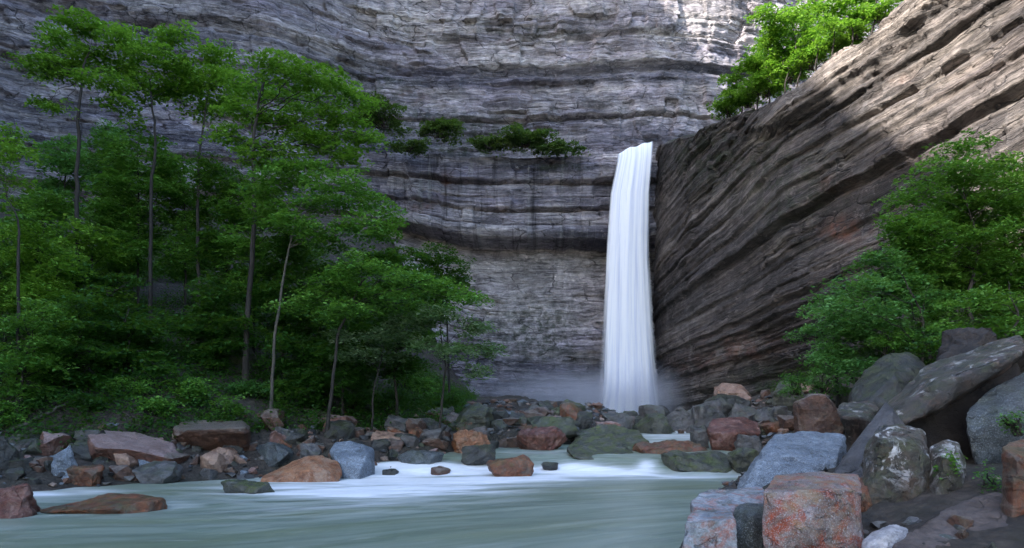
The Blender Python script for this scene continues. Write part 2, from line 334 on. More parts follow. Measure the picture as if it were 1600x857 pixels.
def build_ground():
    xs = np.concatenate([np.linspace(-160, -45, 20, endpoint=False), np.linspace(-45, 45, 420), np.linspace(45.5, 160, 20)])
    ys = np.concatenate([np.linspace(-120, 2, 30, endpoint=False), np.linspace(2, 72, 380), np.linspace(72.5, 160, 20)])
    X, Y = np.meshgrid(xs, ys); Z = ground_z(X, Y)
    V = np.stack([X, Y, Z], -1).reshape(-1, 3)
    N = NT('bank_soil'); p = N.pos()
    c = N.ramp(N.noise(p, 0.8, 8, 0.7), [(0.35, (0.045, 0.036, 0.028)), (0.55, (0.10, 0.08, 0.066)), (0.7, (0.16, 0.13, 0.115))])
    c = N.mix(N.ramp(N.noise(p, 0.5, 5, 0.6), [(0.48, 0.0), (0.6, 0.6)]), c, (0.04, 0.045, 0.026))
    c = N.mix(0.7, c, N.ramp(N.voro(p, 5.0), [(0.05, 1.0), (0.6, 0.35)]), 'MULTIPLY')
    N.link(c, N.b.inputs['Base Color']); N.b.inputs['Roughness'].default_value = 0.85
    c = N.mix(0.6, c, N.ramp(N.noise(p, 18, 6, 0.75), [(0.35, 0.35), (0.5, 1.0), (0.66, 1.7)]), 'MULTIPLY')
    N.link(N.bump(N.math('ADD', N.noise(p, 4, 10, 0.75), N.math('MULTIPLY', N.voro(p, 9), -0.6)), 1.0, 0.15), N.b.inputs['Normal'])
    o = mesh_np('ground', V, grid_faces(len(ys), len(xs)), N.m); tag(o, kind='structure')
build_ground()

# ------------------------------------------------------------------ cliffs
def curve(ctrl, steps):
    P = np.array(ctrl, float); pts = []
    Q = np.vstack([2*P[0]-P[1], P, 2*P[-1]-P[-2]])
    for i in range(1, len(Q)-2):
        t = np.linspace(0, 1, 60, endpoint=False)[:, None]
        pts.append(0.5*((2*Q[i]) + (-Q[i-1]+Q[i+1])*t + (2*Q[i-1]-5*Q[i]+4*Q[i+1]-Q[i+2])*t*t + (-Q[i-1]+3*Q[i]-3*Q[i+1]+Q[i+2])*t**3))
    pts.append(P[-1:]); C = np.vstack(pts)
    L = np.concatenate([[0], np.cumsum(np.linalg.norm(np.diff(C, axis=0), axis=1))])
    u = [0.0]
    while u[-1] < L[-1]:
        x = np.interp(u[-1], L, C[:, 0]); y = np.interp(u[-1], L, C[:, 1]); u.append(u[-1]+steps(x, y))
    u = np.array(u); u[-1] = L[-1]
    x = np.interp(u, L, C[:, 0]); y = np.interp(u, L, C[:, 1])
    k = 2.0
    xa = np.interp(u+k, L, C[:, 0]); xb = np.interp(u-k, L, C[:, 0]); ya = np.interp(u+k, L, C[:, 1]); yb = np.interp(u-k, L, C[:, 1])
    dx, dy = xa-xb, ya-yb; n = np.hypot(dx, dy); return u, x, y, dy/n, -dx/n

def strata(u, s, seed, tmin, tmax, amp, notch, nw=0.10, block=0.0):
    rg = np.random.default_rng(seed); b = [-30.0]
    while b[-1] < 140: b.append(b[-1]+rg.uniform(tmin, tmax)*(0.4+rg.random()**2*1.6))
    b = np.array(b); n = len(b); o = rg.normal(0, amp, n); nd = rg.random(n)**2*notch
    i = np.clip(np.searchsorted(b, s)-1, 0, n-2); t = b[i+1]-b[i]; fr = s-b[i]
    m = 0.45+0.9*(0.5+0.5*vnoise(u*0.09, i*7.31, 0, seed))
    off = o[i]*m
    if block:
        bw = 1.2+2.2*_h(i.astype(np.int64)+1000, i.astype(np.int64)*0, i.astype(np.int64)*0, seed+5)
        cell = np.floor(u/bw+i*0.37+0.35*vnoise(u*0.5, s*0.5, 0, seed))
        off = off + block*(_h(cell.astype(np.int64)+5000, i.astype(np.int64)+1000, cell.astype(np.int64)*0, seed+8)-0.5)
    nm = 0.3+0.9*np.clip(0.5+vnoise(u*0.12, i*3.7, 2, seed+3), 0, 1)
    off = off - nd[i]*nm*np.exp(-(fr/nw)**2) - 0.35*nd[i]*nm*np.exp(-((t-fr)/nw)**2)
    return off

def gauss(px, py, cx, cy, rx, ry): return np.exp(-((px-cx)/rx)**2-((py-cy)/ry)**2)

def build_back_cliff():
    st = lambda x, y: 0.15 if (x > -54.5 and y > 55 and x < 40) else 0.9
    u, cx, cyy, nx, ny = curve([(-57, -90), (-55, -40), (-54, 0), (-54, 30), (-55, 52), (-49, 64), (-36, 67.5), (-20, 68.8), (-4, 68.6), (6, 68.3), (16, 68.5), (30, 72), (60, 84)], st)
    # rim height along the gorge; unseen left wing added, shaped to block sun
    top = np.interp(cyy, [-90, -40, -25, -21, -16, -11, -4, 8, 20, 32, 43, 55], [58, 58.5, 63, 67.5, 72, 75.5, 78.5, 85, 92, 89, 76, 66]); top = np.where(cx > -42, 60, top+3.3)
    top = top + 3.0*fbm(u*0.10, 0, 0, 77, 4)
    zr = np.arange(-2, 46, 0.10); ze = np.linspace(0, 1, 60)
    U = np.repeat(u[None], len(zr)+len(ze)+8, 0)
    Z = np.empty_like(U); Z[:len(zr)] = zr[:, None]; Z[len(zr):len(zr)+60] = 46.1+(top[None]-46.1)*ze[:, None]
    back = np.zeros_like(Z)
    for k in range(8): Z[len(zr)+60+k] = top+0.3*k; back[len(zr)+60+k] = (k+1)*3.5
    X0 = np.repeat(cx[None], len(Z), 0)
    cf = np.interp(Z, [0, 19, 29, 36, 60], [0.34, 0.34, 0.07, 0.10, 0.17])
    left = np.log1p(np.exp(-(X0+5)/2.0))*2.0
    g = np.minimum(left, 26)*cf + 0.05*np.clip(X0-12, 0, 50)
    lw = 0.25+0.75*sst(29.5, 33, Z); s = Z - g + lw*(0.16*fbm(U*0.16, Z*0.25, 0, 31, 5) + 0.45*vnoise(U*0.04, 0, Z*0.05, 33))
    fc = np.floor(U/5.5+0.5*vnoise(U*0.2, Z*0.12, 0, 35)+Z*0.03); s = s + 0.35*(_h(fc.astype(np.int64)+1000, fc.astype(np.int64)*0, fc.astype(np.int64)*0, 37)-0.5)*sst(31, 28, Z)
    off = 0.8*fbm(U*0.045, Z*0.04, 0, 41, 2) + 0.45*fbm(U*0.22, Z*0.30, 0, 43, 5, 0.65) - 0.30*np.abs(fbm(U*0.5, Z*1.2, 0, 45, 5, 0.6))
    pm = 0.35+1.1*sst(-0.35, 0.4, fbm(U*0.07, Z*0.12, 5, 47, 3)); pm2 = 0.15+1.3*sst(-0.2, 0.4, fbm(U*0.15, Z*0.3, 7, 48, 3))
    off += strata(U, s, 5, 1.0, 2.6, 0.22, 0.55, 0.10, block=0.9)*0.75*pm + strata(U, s, 6, 0.22, 0.6, 0.10, 0.30, 0.055)*pm2 + 0.7*strata(U, s, 8, 0.4, 1.1, 0.16, 0.4, 0.07, block=0.8)*pm2
    bl = sst(19.5, 19.7, s)*sst(29.2, 28.7, s)
    off = off*(1-0.75*bl)
    # the named beds below the shelf: crisp blocks with dark partings
    B = np.array([19.6, 21.3, 22.9, 24.1, 25.7, 28.62]); bi = np.clip(np.searchsorted(B, s)-1, 0, 4); bw = np.array([3.1, 2.2, 1.5, 2.6, 3.4])[bi]
    bc = np.floor(U/bw+bi*0.41+0.8*vnoise(U*0.25, bi*3.1, 0, 36)+0.12*vnoise(U*0.9, Z*1.1, 0, 34)).astype(np.int64); br = _h(bc+4000, bi.astype(np.int64)+50, bi.astype(np.int64)*0, 38)
    bf = np.abs((U/bw+bi*0.41+0.8*vnoise(U*0.25, bi*3.1, 0, 36)+0.12*vnoise(U*0.9, Z*1.1, 0, 34)) % 1.0-0.5)
    off += bl*(np.array([0.9, 0.35, 0.65, 0.1, 0.8])[bi] + 0.6*(br-0.5) - 0.30*sst(0.475, 0.5, bf)*(vnoise(U*0.3, Z*0.7, 3, 61) > -0.1))
    for b_, q in ((19.7, 1.0), (21.3, 0.7), (22.9, 0.9), (24.1, 0.35), (25.7, 1.1)):
        off -= q*np.exp(-((s-b_+0.02)/0.13)**2)*sst(-28, -14, X0)*(0.4+0.9*np.clip(0.5+vnoise(U*0.13, b_, 0, 39), 0, 1))
    # shelf the stream runs on, and the hollow under the blocky beds
    off += -4.2*sst(28.15, 28.6, s)*sst(-26, -14, X0)
    off += (-2.6*sst(20.0, 19.4, s) + 0.18*np.clip(19.4-s, 0, 8) + 0.25*np.clip(11-s, 0, 12))*sst(-18, -8, X0)*sst(60, 30, X0)
    off += 0.6*np.exp(-((s-20.6)/0.5)**2)*sst(-14, -4, X0)
    # two bold benches high on the wall
    mu = np.clip(0.5+1.1*vnoise(U*0.07, Z*0.02, 0, 52), 0, 1.2)
    off += 0.35*sst(39.4, 39.6, s) - 0.5*mu*np.exp(-((s-38.9)/0.35)**2) - 0.8*mu*np.exp(-((s-34.0)/0.12)**2) - 0.5*(1-mu)*np.exp(-((s-32.4)/0.10)**2) + 0.25*sst(34.0, 34.2, s) + 0.3*sst(42.6, 42.8, s) - 0.5*mu*np.exp(-((s-42.4)/0.16)**2)
    off += np.clip(Z-44, 0, 100)*-0.08
    off -= back
    NX, NY = nx[None], ny[None]
    V = np.stack([cx[None]+NX*off, cyy[None]+NY*off, Z+0.12*fbm(U*0.8, Z*0.9, 0, 51, 3)], -1)
    pxx = 800+V[..., 0]/np.maximum(V[..., 1], 5)*F; pyy = HY-(V[..., 2]-CZ)/np.maximum(V[..., 1], 5)*F
    vis = (V[..., 1] > 40)
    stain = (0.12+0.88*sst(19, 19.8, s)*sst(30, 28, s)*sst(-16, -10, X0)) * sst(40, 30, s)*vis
    lift = (gauss(pxx, pyy, 620, 40, 200, 45)*0.9 + gauss(pxx, pyy, 1050, 20, 160, 50)*0.9 + gauss(pxx, pyy, 700, 350, 80, 30)*0.9 + gauss(pxx, pyy, 850, 420, 90, 60)*0.75  # first two blobs paint sunlight on the upper wall into the tone
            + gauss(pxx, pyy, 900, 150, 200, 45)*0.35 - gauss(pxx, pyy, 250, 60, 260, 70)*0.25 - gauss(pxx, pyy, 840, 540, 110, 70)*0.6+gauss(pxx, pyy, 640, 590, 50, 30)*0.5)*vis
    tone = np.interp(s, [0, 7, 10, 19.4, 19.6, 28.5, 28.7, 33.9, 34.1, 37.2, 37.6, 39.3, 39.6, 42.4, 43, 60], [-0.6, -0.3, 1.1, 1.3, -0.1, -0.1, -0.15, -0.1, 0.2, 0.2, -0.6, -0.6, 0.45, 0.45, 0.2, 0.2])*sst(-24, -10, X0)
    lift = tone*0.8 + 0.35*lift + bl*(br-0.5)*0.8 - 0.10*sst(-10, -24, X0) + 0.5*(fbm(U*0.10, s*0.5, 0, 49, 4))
    rust = (gauss(pxx, pyy, 638, 152, 26, 12)*1.3 + gauss(pxx, pyy, 655, 325, 22, 10) + gauss(pxx, pyy, 695, 290, 12, 20)*0.8 + gauss(pxx, pyy, 650, 580, 50, 25)*0.6)*vis
    moss = (gauss(pxx, pyy, 840, 520, 100, 60)*0.85 + gauss(pxx, pyy, 700, 200, 130, 30)*0.8 + gauss(pxx, pyy, 770, 236, 110, 9)*1.0 + gauss(pxx, pyy, 450, 120, 120, 25)*0.5 + gauss(pxx, pyy, 840, 50, 90, 10)*0.8 + gauss(pxx, pyy, 600, 150, 60, 50)*0.6 + gauss(pxx, pyy, 880, 262, 60, 6)*0.9)*vis
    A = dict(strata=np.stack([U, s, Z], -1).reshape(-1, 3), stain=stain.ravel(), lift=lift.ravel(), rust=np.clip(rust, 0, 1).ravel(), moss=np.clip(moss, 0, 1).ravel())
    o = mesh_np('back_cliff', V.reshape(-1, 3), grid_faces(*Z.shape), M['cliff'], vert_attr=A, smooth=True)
    tag(o, 'high purplish grey cliff of level rock beds behind the waterfall, plus an unseen left wing added to shade the gorge', 'cliff', kind='structure')
build_back_cliff()

def build_right_cliff():
    st = lambda x, y: 0.11 if y > 26 else 0.6
    u, cx, cyy, nx, ny = curve([(18.5, 80), (16.4, 72), (14.75, 67.0), (16.45, 61.5), (19.5, 55.5), (23.0, 48), (26.4, 40), (29.6, 32), (33.5, 22), (38, 8), (46, -20), (56, -60)], st)
    top = np.interp(cyy, [-60, 10, 30, 36, 40, 44, 52, 58, 66, 80], [33, 33, 31.5, 30.5, 28.8, 26.9, 26.5, 27.2, 28.4, 29.0]) + 0.5*fbm(u*0.25, 0, 0, 71, 4)
    n1 = 400; f = np.linspace(0, 1, n1); npl = 26
    U = np.repeat(u[None], n1+npl, 0); Z = np.empty_like(U); Z[:n1] = -1.5+(top[None]+1.5)*f[:, None]
    back = np.zeros_like(Z)
    for k in range(npl):
        t = (k+1)/npl; back[n1+k] = 0.5+t*15; Z[n1+k] = top+0.25+ t*5.5*(0.8+0.4*fbm(u*0.2, t*3, 0, 73, 3))
    Y0 = np.repeat(cyy[None], len(Z), 0)
    along = np.clip(67.5-Y0, -5, 90)
    s = Z - np.clip(along, -5, 16)*np.interp(Z, [3, 12, 21], [0.10, 0.25, 0.42]) - 0.12*np.clip(along-16, 0, 90) + 0.14*fbm(U*0.14, Z*0.25, 0, 81, 5) + 0.35*vnoise(U*0.05, 0, Z*0.05, 83)
    hd = top[None]-Z                                  # depth under the rim
    wall = (back == 0)
    off = 0.6*fbm(U*0.05, Z*0.05, 0, 85, 2) + 0.35*fbm(U*0.22, s*0.6, 0, 87, 5, 0.65) - 0.22*np.abs(fbm(U*0.3, s*1.4, 0, 89, 4))
    pm = 0.3+1.1*sst(-0.35, 0.4, fbm(U*0.09, s*0.15, 5, 86, 3)); pm2 = 0.15+1.2*sst(-0.25, 0.35, fbm(U*0.16, s*0.3, 7, 88, 3))
    off += 0.32*strata(U, s, 24, 0.9, 2.6, 0.26, 0.7, 0.07, block=1.1)*pm + 0.8*strata(U, s, 22, 0.16, 0.5, 0.09, 0.30, 0.04)*pm2 + 0.42*strata(U, s, 29, 0.4, 1.2, 0.16, 0.5, 0.05, block=0.9)*pm2
    # thick bench with a deep shadow line under it, and the recessed darker rock below
    for s0, a in ((11.8, 1.3), (13.2, 0.4), (7.5, 0.4), (9.6, 0.3), (16.5, 0.4), (5.0, 0.4), (14.8, 0.25), (18.6, 0.35), (20.5, 0.3), (6.3, 0.25), (3.4, 0.3)):
        off += 0.38*a*sst(s0-0.08, s0+0.08, s) - (0.20+0.22*a)*np.exp(-((s-s0+0.22)/0.18)**2)*(0.4+0.9*np.clip(0.6+vnoise(U*0.1, s0, 0, 95), 0, 1))
    off -= 0.10*np.clip(s-12, 0, 30)
    off += (0.5*sst(2.0, 1.6, hd) - 0.5*np.exp(-((hd-2.4)/0.35)**2))*sst(57, 51, Y0)
    off = off*np.where(wall, 1-0.5*sst(59, 64, Y0), 1)
    off -= back
    V = np.stack([cx[None]+nx[None]*off, cyy[None]+ny[None]*off, Z+np.where(wall, 0.10, 0.5)*fbm(U*0.7, Z*0.8, back*0.2, 91, 3)], -1)
    pxx = 800+V[..., 0]/np.maximum(V[..., 1], 5)*F; pyy = HY-(V[..., 2]-CZ)/np.maximum(V[..., 1], 5)*F
    lift = 0.9*fbm(U*0.08, s*0.35, 0, 94, 4) + gauss(pxx, pyy, 1500, 90, 190, 90)*0.7 - gauss(pxx, pyy, 1130, 560, 160, 80)*0.35 - gauss(pxx, pyy, 1080, 330, 90, 120)*0.15  # pale blob at upper right puts the sun patch into the tone
    rust = gauss(pxx, pyy, 1320, 360, 36, 20)*1.2 + gauss(pxx, pyy, 1160, 545, 55, 22)*0.9 + gauss(pxx, pyy, 1090, 570, 40, 15)*0.5 + gauss(pxx, pyy, 1305, 290, 30, 15)*0.7 + gauss(pxx, pyy, 1405, 120, 20, 14)*0.5
    moss = gauss(pxx, pyy, 1190, 260, 120, 60)*0.55 + gauss(pxx, pyy, 1250, 330, 90, 60)*0.35 + gauss(pxx, pyy, 1200, 600, 60, 40)*0.8 + gauss(pxx, pyy, 1090, 240, 50, 50)*0.5 + np.where(wall, 0, 1.0)
    A = dict(strata=np.stack([U, s, Z], -1).reshape(-1, 3), stain=(0.15+0*U).ravel(), lift=lift.ravel(), rust=np.clip(rust, 0, 1).ravel(), moss=np.clip(moss, 0, 1).ravel())
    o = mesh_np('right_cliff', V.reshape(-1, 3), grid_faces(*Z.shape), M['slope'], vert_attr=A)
    tag(o, 'brown grey cliff of slanting rock beds right of the waterfall', 'cliff', kind='structure')
    return V.reshape(*Z.shape, 3), n1
RC, RC_N1 = build_right_cliff()

# ------------------------------------------------------------------ water
def build_water():
    xs = np.linspace(-45, 30, 500); ys = np.concatenate([np.linspace(-60, 6, 20, endpoint=False), np.linspace(6, 34, 340), np.linspace(34.2, 72, 120)])
    X, Y = np.meshgrid(xs, ys); wz = water_z(Y)
    px = 800+X/np.maximum(Y, 5)*F; py = HY-(wz-CZ)/np.maximum(Y, 5)*F
    nn = fbm(X*0.25, (Y-np.interp(Y, [8, 14, 20, 25, 27], [0.95, 0.85, 0.55, 0.12, 0.0])*2.0*np.log1p(np.exp(np.clip((X+7)/2.5, -20, 20))))*1.1, 0, 101, 4)
    nf = fbm(X*0.7, Y*2.5, 3, 103, 4)
    foam = 0
    for cx_, cy_, rx, ry, a in ((760, 742, 150, 17, 1.15), (620, 740, 95, 18, 1.1), (560, 765, 110, 20, 0.75), (440, 768, 120, 16, 0.62), (900, 741, 130, 11, 1.15), (1060, 744, 110, 5.5, 1.2), (700, 772, 170, 16, 0.55),
                                (110, 768, 70, 9, 1.1), (215, 793, 60, 5, 0.8), (270, 786, 34, 5, 0.9), (350, 747, 70, 4, 0.7), (480, 800, 150, 10, 0.3), (900, 725, 45, 10, 0.8), (700, 725, 60, 8, 0.7), (60, 775, 40, 8, 0.9),
                                (1045, 683, 60, 9, 1.6), (1090, 668, 30, 9, 1.6), (980, 660, 90, 8, 1.3), (840, 708, 50, 8, 0.35), (200, 812, 160, 5, 0.2), (1010, 725, 16, 12, 1.2), (1130, 735, 30, 8, 0.9)):
        foam = foam + a*gauss(px, py, cx_, cy_, rx, ry)
    yb = np.interp(px+14*nn, [-100, 0, 300, 560, 700, 900, 1000, 1150, 1300], [838, 832, 822, 812, 797, 768, 753, 748, 746])
    top_ = np.interp(px, [0, 330, 540, 700, 900, 1160], [775, 752, 728, 722, 728, 738])
    body = sst(yb, yb-45, py)*sst(top_-6, top_+4, py)*np.interp(px, [0, 200, 350, 480, 560, 1180, 1220], [0.05, 0.12, 0.30, 0.48, 0.8, 0.85, 0])
    foam = np.clip((0.48*np.minimum(foam, 1.5)+0.62*body)*(0.9+0.9*nn+0.5*nf), 0, 0.86)
    hum = sst(23, 26, Y)*sst(34, 28, Y)
    Z = wz + 0.22*hum*fbm(X*0.35, Y*0.6, 0, 105, 3) + 0.05*foam*fbm(X*0.6, Y*1.8, 0, 107, 3) + 0.03*fbm(X*0.25, Y*0.8, 0, 109, 2)
    slope = np.interp(Y, [8, 14, 20, 25, 27], [0.95, 0.85, 0.55, 0.12, 0.0]); hx = 2.5*np.log1p(np.exp(np.clip((X+7)/2.5, -20, 20)))
    flow = np.stack([X+0.3*Y, Y-slope*hx*0.8+0.35*fbm(X*0.18, Y*0.3, 0, 111, 3), 0*X], -1)
    N = NT('river_water'); p = N.pos(); fv_ = N.attr('flow', True)
    st = N.noise(N.map(fv_, (0.15, 1.0, 0.5)), 1, 7, 0.62, 1.2)
    c = N.ramp(st, [(0.35, (0.125, 0.165, 0.13)), (0.5, (0.175, 0.225, 0.18)), (0.75, (0.29, 0.335, 0.29))])
    g = N.noise(N.map(fv_, (0.08, 0.35, 0.5)), 1, 3, 0.5)
    c = N.mix(N.ramp(g, [(0.45, 0.0), (0.65, 0.55)]), c, (0.165, 0.195, 0.105))
    fo = N.attr('foam')
    ff = N.noise(N.map(fv_, (0.30, 1.7, 1.0)), 1, 8, 0.68, 1.2)
    fm = N.ramp(N.math('ADD', fo, N.math('MULTIPLY', N.math('SUBTRACT', ff, 0.5), 1.1)), [(0.05, 0.0), (0.40, 0.32), (0.70, 0.78), (1.0, 1.0)])
    c = N.mix(fm, c, (0.84, 0.86, 0.90))
    N.link(c, N.b.inputs['Base Color']); N.link(N.math('ADD', 0.36, N.math('MULTIPLY', fm, 0.4)), N.b.inputs['Roughness'])
    N.b.inputs['IOR'].default_value = 1.33
    hb = N.math('ADD', N.math('MULTIPLY', N.noise(N.map(p, (0.5, 1.8, 1)), 1, 4, 0.5), 0.5), N.math('MULTIPLY', ff, fm))
    N.link(N.bump(hb, 0.35, 0.12), N.b.inputs['Normal'])
    o = mesh_np('river', np.stack([X, Y, Z], -1).reshape(-1, 3), grid_faces(len(ys), len(xs)), N.m, vert_attr=dict(foam=foam.ravel(), flow=flow.reshape(-1, 3)))
    tag(o, kind='structure')
build_water()

def build_fall():
    N = NT('falling_water')
    v = N.attr('flow', True)          # (across, down, layer)
    a = N.noise(N.map(v, (2.6, 0.05, 3.0)), 1, 5, 0.6, 0.15)
    b = N.noise(N.map(v, (9, 0.14, 7.0)), 1, 5, 0.6, 0.1)
    c = N.ramp(N.math('ADD', N.math('MULTIPLY', a, 0.85), N.math('MULTIPLY', b, 0.15)), [(0.34, (0.58, 0.63, 0.80)), (0.54, (0.92, 0.94, 0.98))])
    al = N.attr('cover')
    t = N.math('ADD', N.math('MULTIPLY', a, 1.1), N.math('MULTIPLY', b, 0.5))
    alpha = N.math('MULTIPLY', N.math('SUBTRACT', N.math('ADD', t, N.math('MULTIPLY', al, 1.9)), 1.30), 1.15, clamp=True)
    d = N.n('BsdfDiffuse'); N.link(c, d.inputs[0]); tr = N.n('BsdfTranslucent'); N.link(c, tr.inputs[0])
    m1 = N.n('MixShader'); m1.inputs[0].default_value = 0.3; N.link(d.outputs[0], m1.inputs[1]); N.link(tr.outputs[0], m1.inputs[2])
    tp = N.n('BsdfTransparent'); m2 = N.n('MixShader'); N.link(alpha, m2.inputs[0]); N.link(tp.outputs[0], m2.inputs[1]); N.link(m1.outputs[0], m2.inputs[2])
    N.link(m2.outputs[0], N.out.inputs[0])
    Ds = 63.6
    ys_ = [218, 228, 240, 300, 400, 500, 600, 655]
    Lx = [1010, 985, 962, 952, 945, 940, 934, 926]; Rx = [1025, 1024, 1022, 1019, 1018, 1022, 1029, 1036]
    Vs, Fs, fl, cv = [], [], [], []; base = 0
    nc, nr = 90, 160
    for k in range(4):
        A = np.linspace(-1, 1, nc)[None]; T = np.linspace(0, 1, nr)[:, None]
        py_lip = 232-9*(A+1)+22*np.clip(-A-0.5, 0, 1)**1.6+1.0*np.sin(A*9+1)                                # slanting lip
        py = py_lip + (658-py_lip)*T
        l = np.interp(py, ys_, Lx)*0+np.interp(py, [240, 300, 400, 500, 600, 655], [966, 952, 944, 937, 929, 918]); r = np.interp(py, [218, 300, 400, 500, 600, 655], [1025, 1020, 1020, 1026, 1036, 1046])
        w2 = 1.0-0.09*k; A = A+0*T
        pc = (l+r)/2 + (r-l)/2*A*w2
        fall = (py-py_lip)/F*Ds
        D = Ds + 0.9 - 0.35*np.sqrt(np.maximum(fall, 0)) + 0.35*k + 0.9*(A**2)*np.clip(T*3, 0, 1) - 0.12*fbm(A*4+k*3, T*0.5, 0, 120+k, 3)*np.clip(T*6, 0, 1)
        X = (pc-800)/F*Ds; Zz = CZ+(HY-py)/F*Ds
        V = np.stack([X+0*D, D+0*X, Zz+0*D], -1)
        # run-in over the shelf
        lead = V[:1].copy(); lead2 = lead.copy(); lead2[..., 1] += 1.2; lead2[..., 2] += 0.12; lead2[..., 0] += 0.1
        lead3 = lead2.copy(); lead3[..., 1] += 2.2; lead3[..., 2] += 0.15; lead3[..., 0] += 0.2
        V = np.concatenate([lead3, lead2, V], 0)
        edge = 1-np.abs(A)**(5-2*0)
        soft = np.clip((1-np.abs(A))*(6-4.4*T**0.5), 0, 1)
        cover = soft*(0.92-0.12*k)+0*T
        cover = np.concatenate([cover[:1]*0.9, cover[:1]*0.9, cover], 0)
        flv = np.stack(np.broadcast_arrays(A*2.8+0*T, np.concatenate([[[-3.0]], [[-1.0]], fall.mean(1, keepdims=True)], 0)*1.0 if False else T*27, 0*T+0*A+k), -1)
        flv = np.concatenate([flv[:1], flv[:1], flv], 0)
        Vs.append(V.reshape(-1, 3)); Fs.append(grid_faces(nr+2, nc)+base); base += (nr+2)*nc; fl.append(flv.reshape(-1, 3)); cv.append(cover.ravel())
    o = mesh_np('waterfall', np.vstack(Vs), np.vstack(Fs), N.m, vert_attr=dict(flow=np.vstack(fl), cover=np.concatenate(cv)))
    tag(o, 'tall narrow white waterfall dropping from the cliff notch', 'waterfall', kind='structure')
    # spray cloud at the foot
    N = NT('spray_mist'); t = N.t; t.nodes.remove(N.b)
    pv = N.n('VolumePrincipled'); pv.inputs['Color'].default_value = (0.86, 0.88, 0.98, 1); pv.inputs['Anisotropy'].default_value = 0.1
    vv = N.obj(); ln = N.n('VectorMath', operation='LENGTH'); N.link(vv, ln.inputs[0])
    fo = N.math('POWER', N.math('SUBTRACT', 1.0, ln.outputs['Value'], clamp=True), 1.9)
    nz = N.noise(N.pos(), 0.22, 3, 0.5)
    N.link(N.math('MULTIPLY', N.math('MULTIPLY', fo, N.ramp(nz, [(0.3, 0.25), (0.65, 1.0)])), 0.95), pv.inputs['Density']); N.link(pv.outputs[0], N.out.inputs['Volume'])
    def blob(name, loc, sc, label):
        bm = bmesh.new(); bmesh.ops.create_icosphere(bm, subdivisions=3, radius=1.0)
        me = bpy.data.meshes.new(name); bm.to_mesh(me); bm.free(); me.materials.append(N.m)
        o = bpy.data.objects.new(name, me); o.location = loc; o.scale = sc; COL.objects.link(o); tag(o, label, 'mist', kind='stuff')
    blob('spray_mist', at(925, 626, 65.5), (18, 4.2, 3.8), 'low lavender spray cloud drifting left from the foot of the waterfall')
    blob('spray_mist', at(975, 618, 62.2), (7.5, 2.2, 4.2), 'small dense spray boiling at the foot of the waterfall')
build_fall()

# ------------------------------------------------------------------ rocks
def refine(bm, target, maxit=7):
    for _ in range(maxit):
        e = [x for x in bm.edges if x.calc_length() > target]
        if not e: break
        bmesh.ops.subdivide_edges(bm, edges=e, cuts=1, use_grid_fill=False)
        bmesh.ops.triangulate(bm, faces=[f for f in bm.faces if len(f.verts) > 3])
LAND = []          # landmarks for labels: (px, py, name)
def rock_mesh(name, pts, mat, seed, target, rough, bevel):
    bm = bmesh.new(); [bm.verts.new(p) for p in pts]
    r = bmesh.ops.convex_hull(bm, input=bm.verts)
    junk = [g for g in r['geom_interior'] + r['geom_unused'] if isinstance(g, bmesh.types.BMVert) and g.is_valid]
    bmesh.ops.delete(bm, geom=list(set(junk)), context='VERTS')
    bmesh.ops.dissolve_limit(bm, angle_limit=0.12, verts=bm.verts, edges=bm.edges)
    bmesh.ops.bevel(bm, geom=list(bm.edges), offset=bevel, offset_type='OFFSET', segments=2, profile=0.6, affect='EDGES', clamp_overlap=True)
    bmesh.ops.triangulate(bm, faces=bm.faces)
    refine(bm, target)
    bm.normal_update()
    n = len(bm.verts); V = np.array([v.co for v in bm.verts]); Nn = np.array([v.normal for v in bm.verts])
    sz = float(np.ptp(V, axis=0).max())
    q = V/sz
    d = 1.35*rough*sz*(0.55*fbm(q[:, 0]*3, q[:, 1]*3, q[:, 2]*3, seed, 4) + 0.28*np.abs(fbm(q[:, 0]*9, q[:, 1]*9, q[:, 2]*9, seed+5, 3)) - 0.35*np.maximum(0, 0.10-np.abs(vnoise(q[:, 0]*2.5, q[:, 1]*2.5, q[:, 2]*5, seed+9)))*4)
    fq = fbm(q[:, 0]*4+3, q[:, 1]*4, q[:, 2]*6, seed+13, 3)*5; d += 0.55*rough*sz*(np.floor(fq)+sst(0.35, 0.65, fq-np.floor(fq)))/2.5
    V = V + Nn*d[:, None]
    for v, c in zip(bm.verts, V): v.co = c
    me = bpy.data.meshes.new(name); bm.to_mesh(me); bm.free()
    me.polygons.foreach_set('use_smooth', np.full(len(me.polygons), True)); me.materials.append(M[mat])
    return me
def place(me, name, loc, label, cat='boulder', group=None):
    o = bpy.data.objects.new(name, me); o.location = loc; COL.objects.link(o); tag(o, label, cat, group); return o

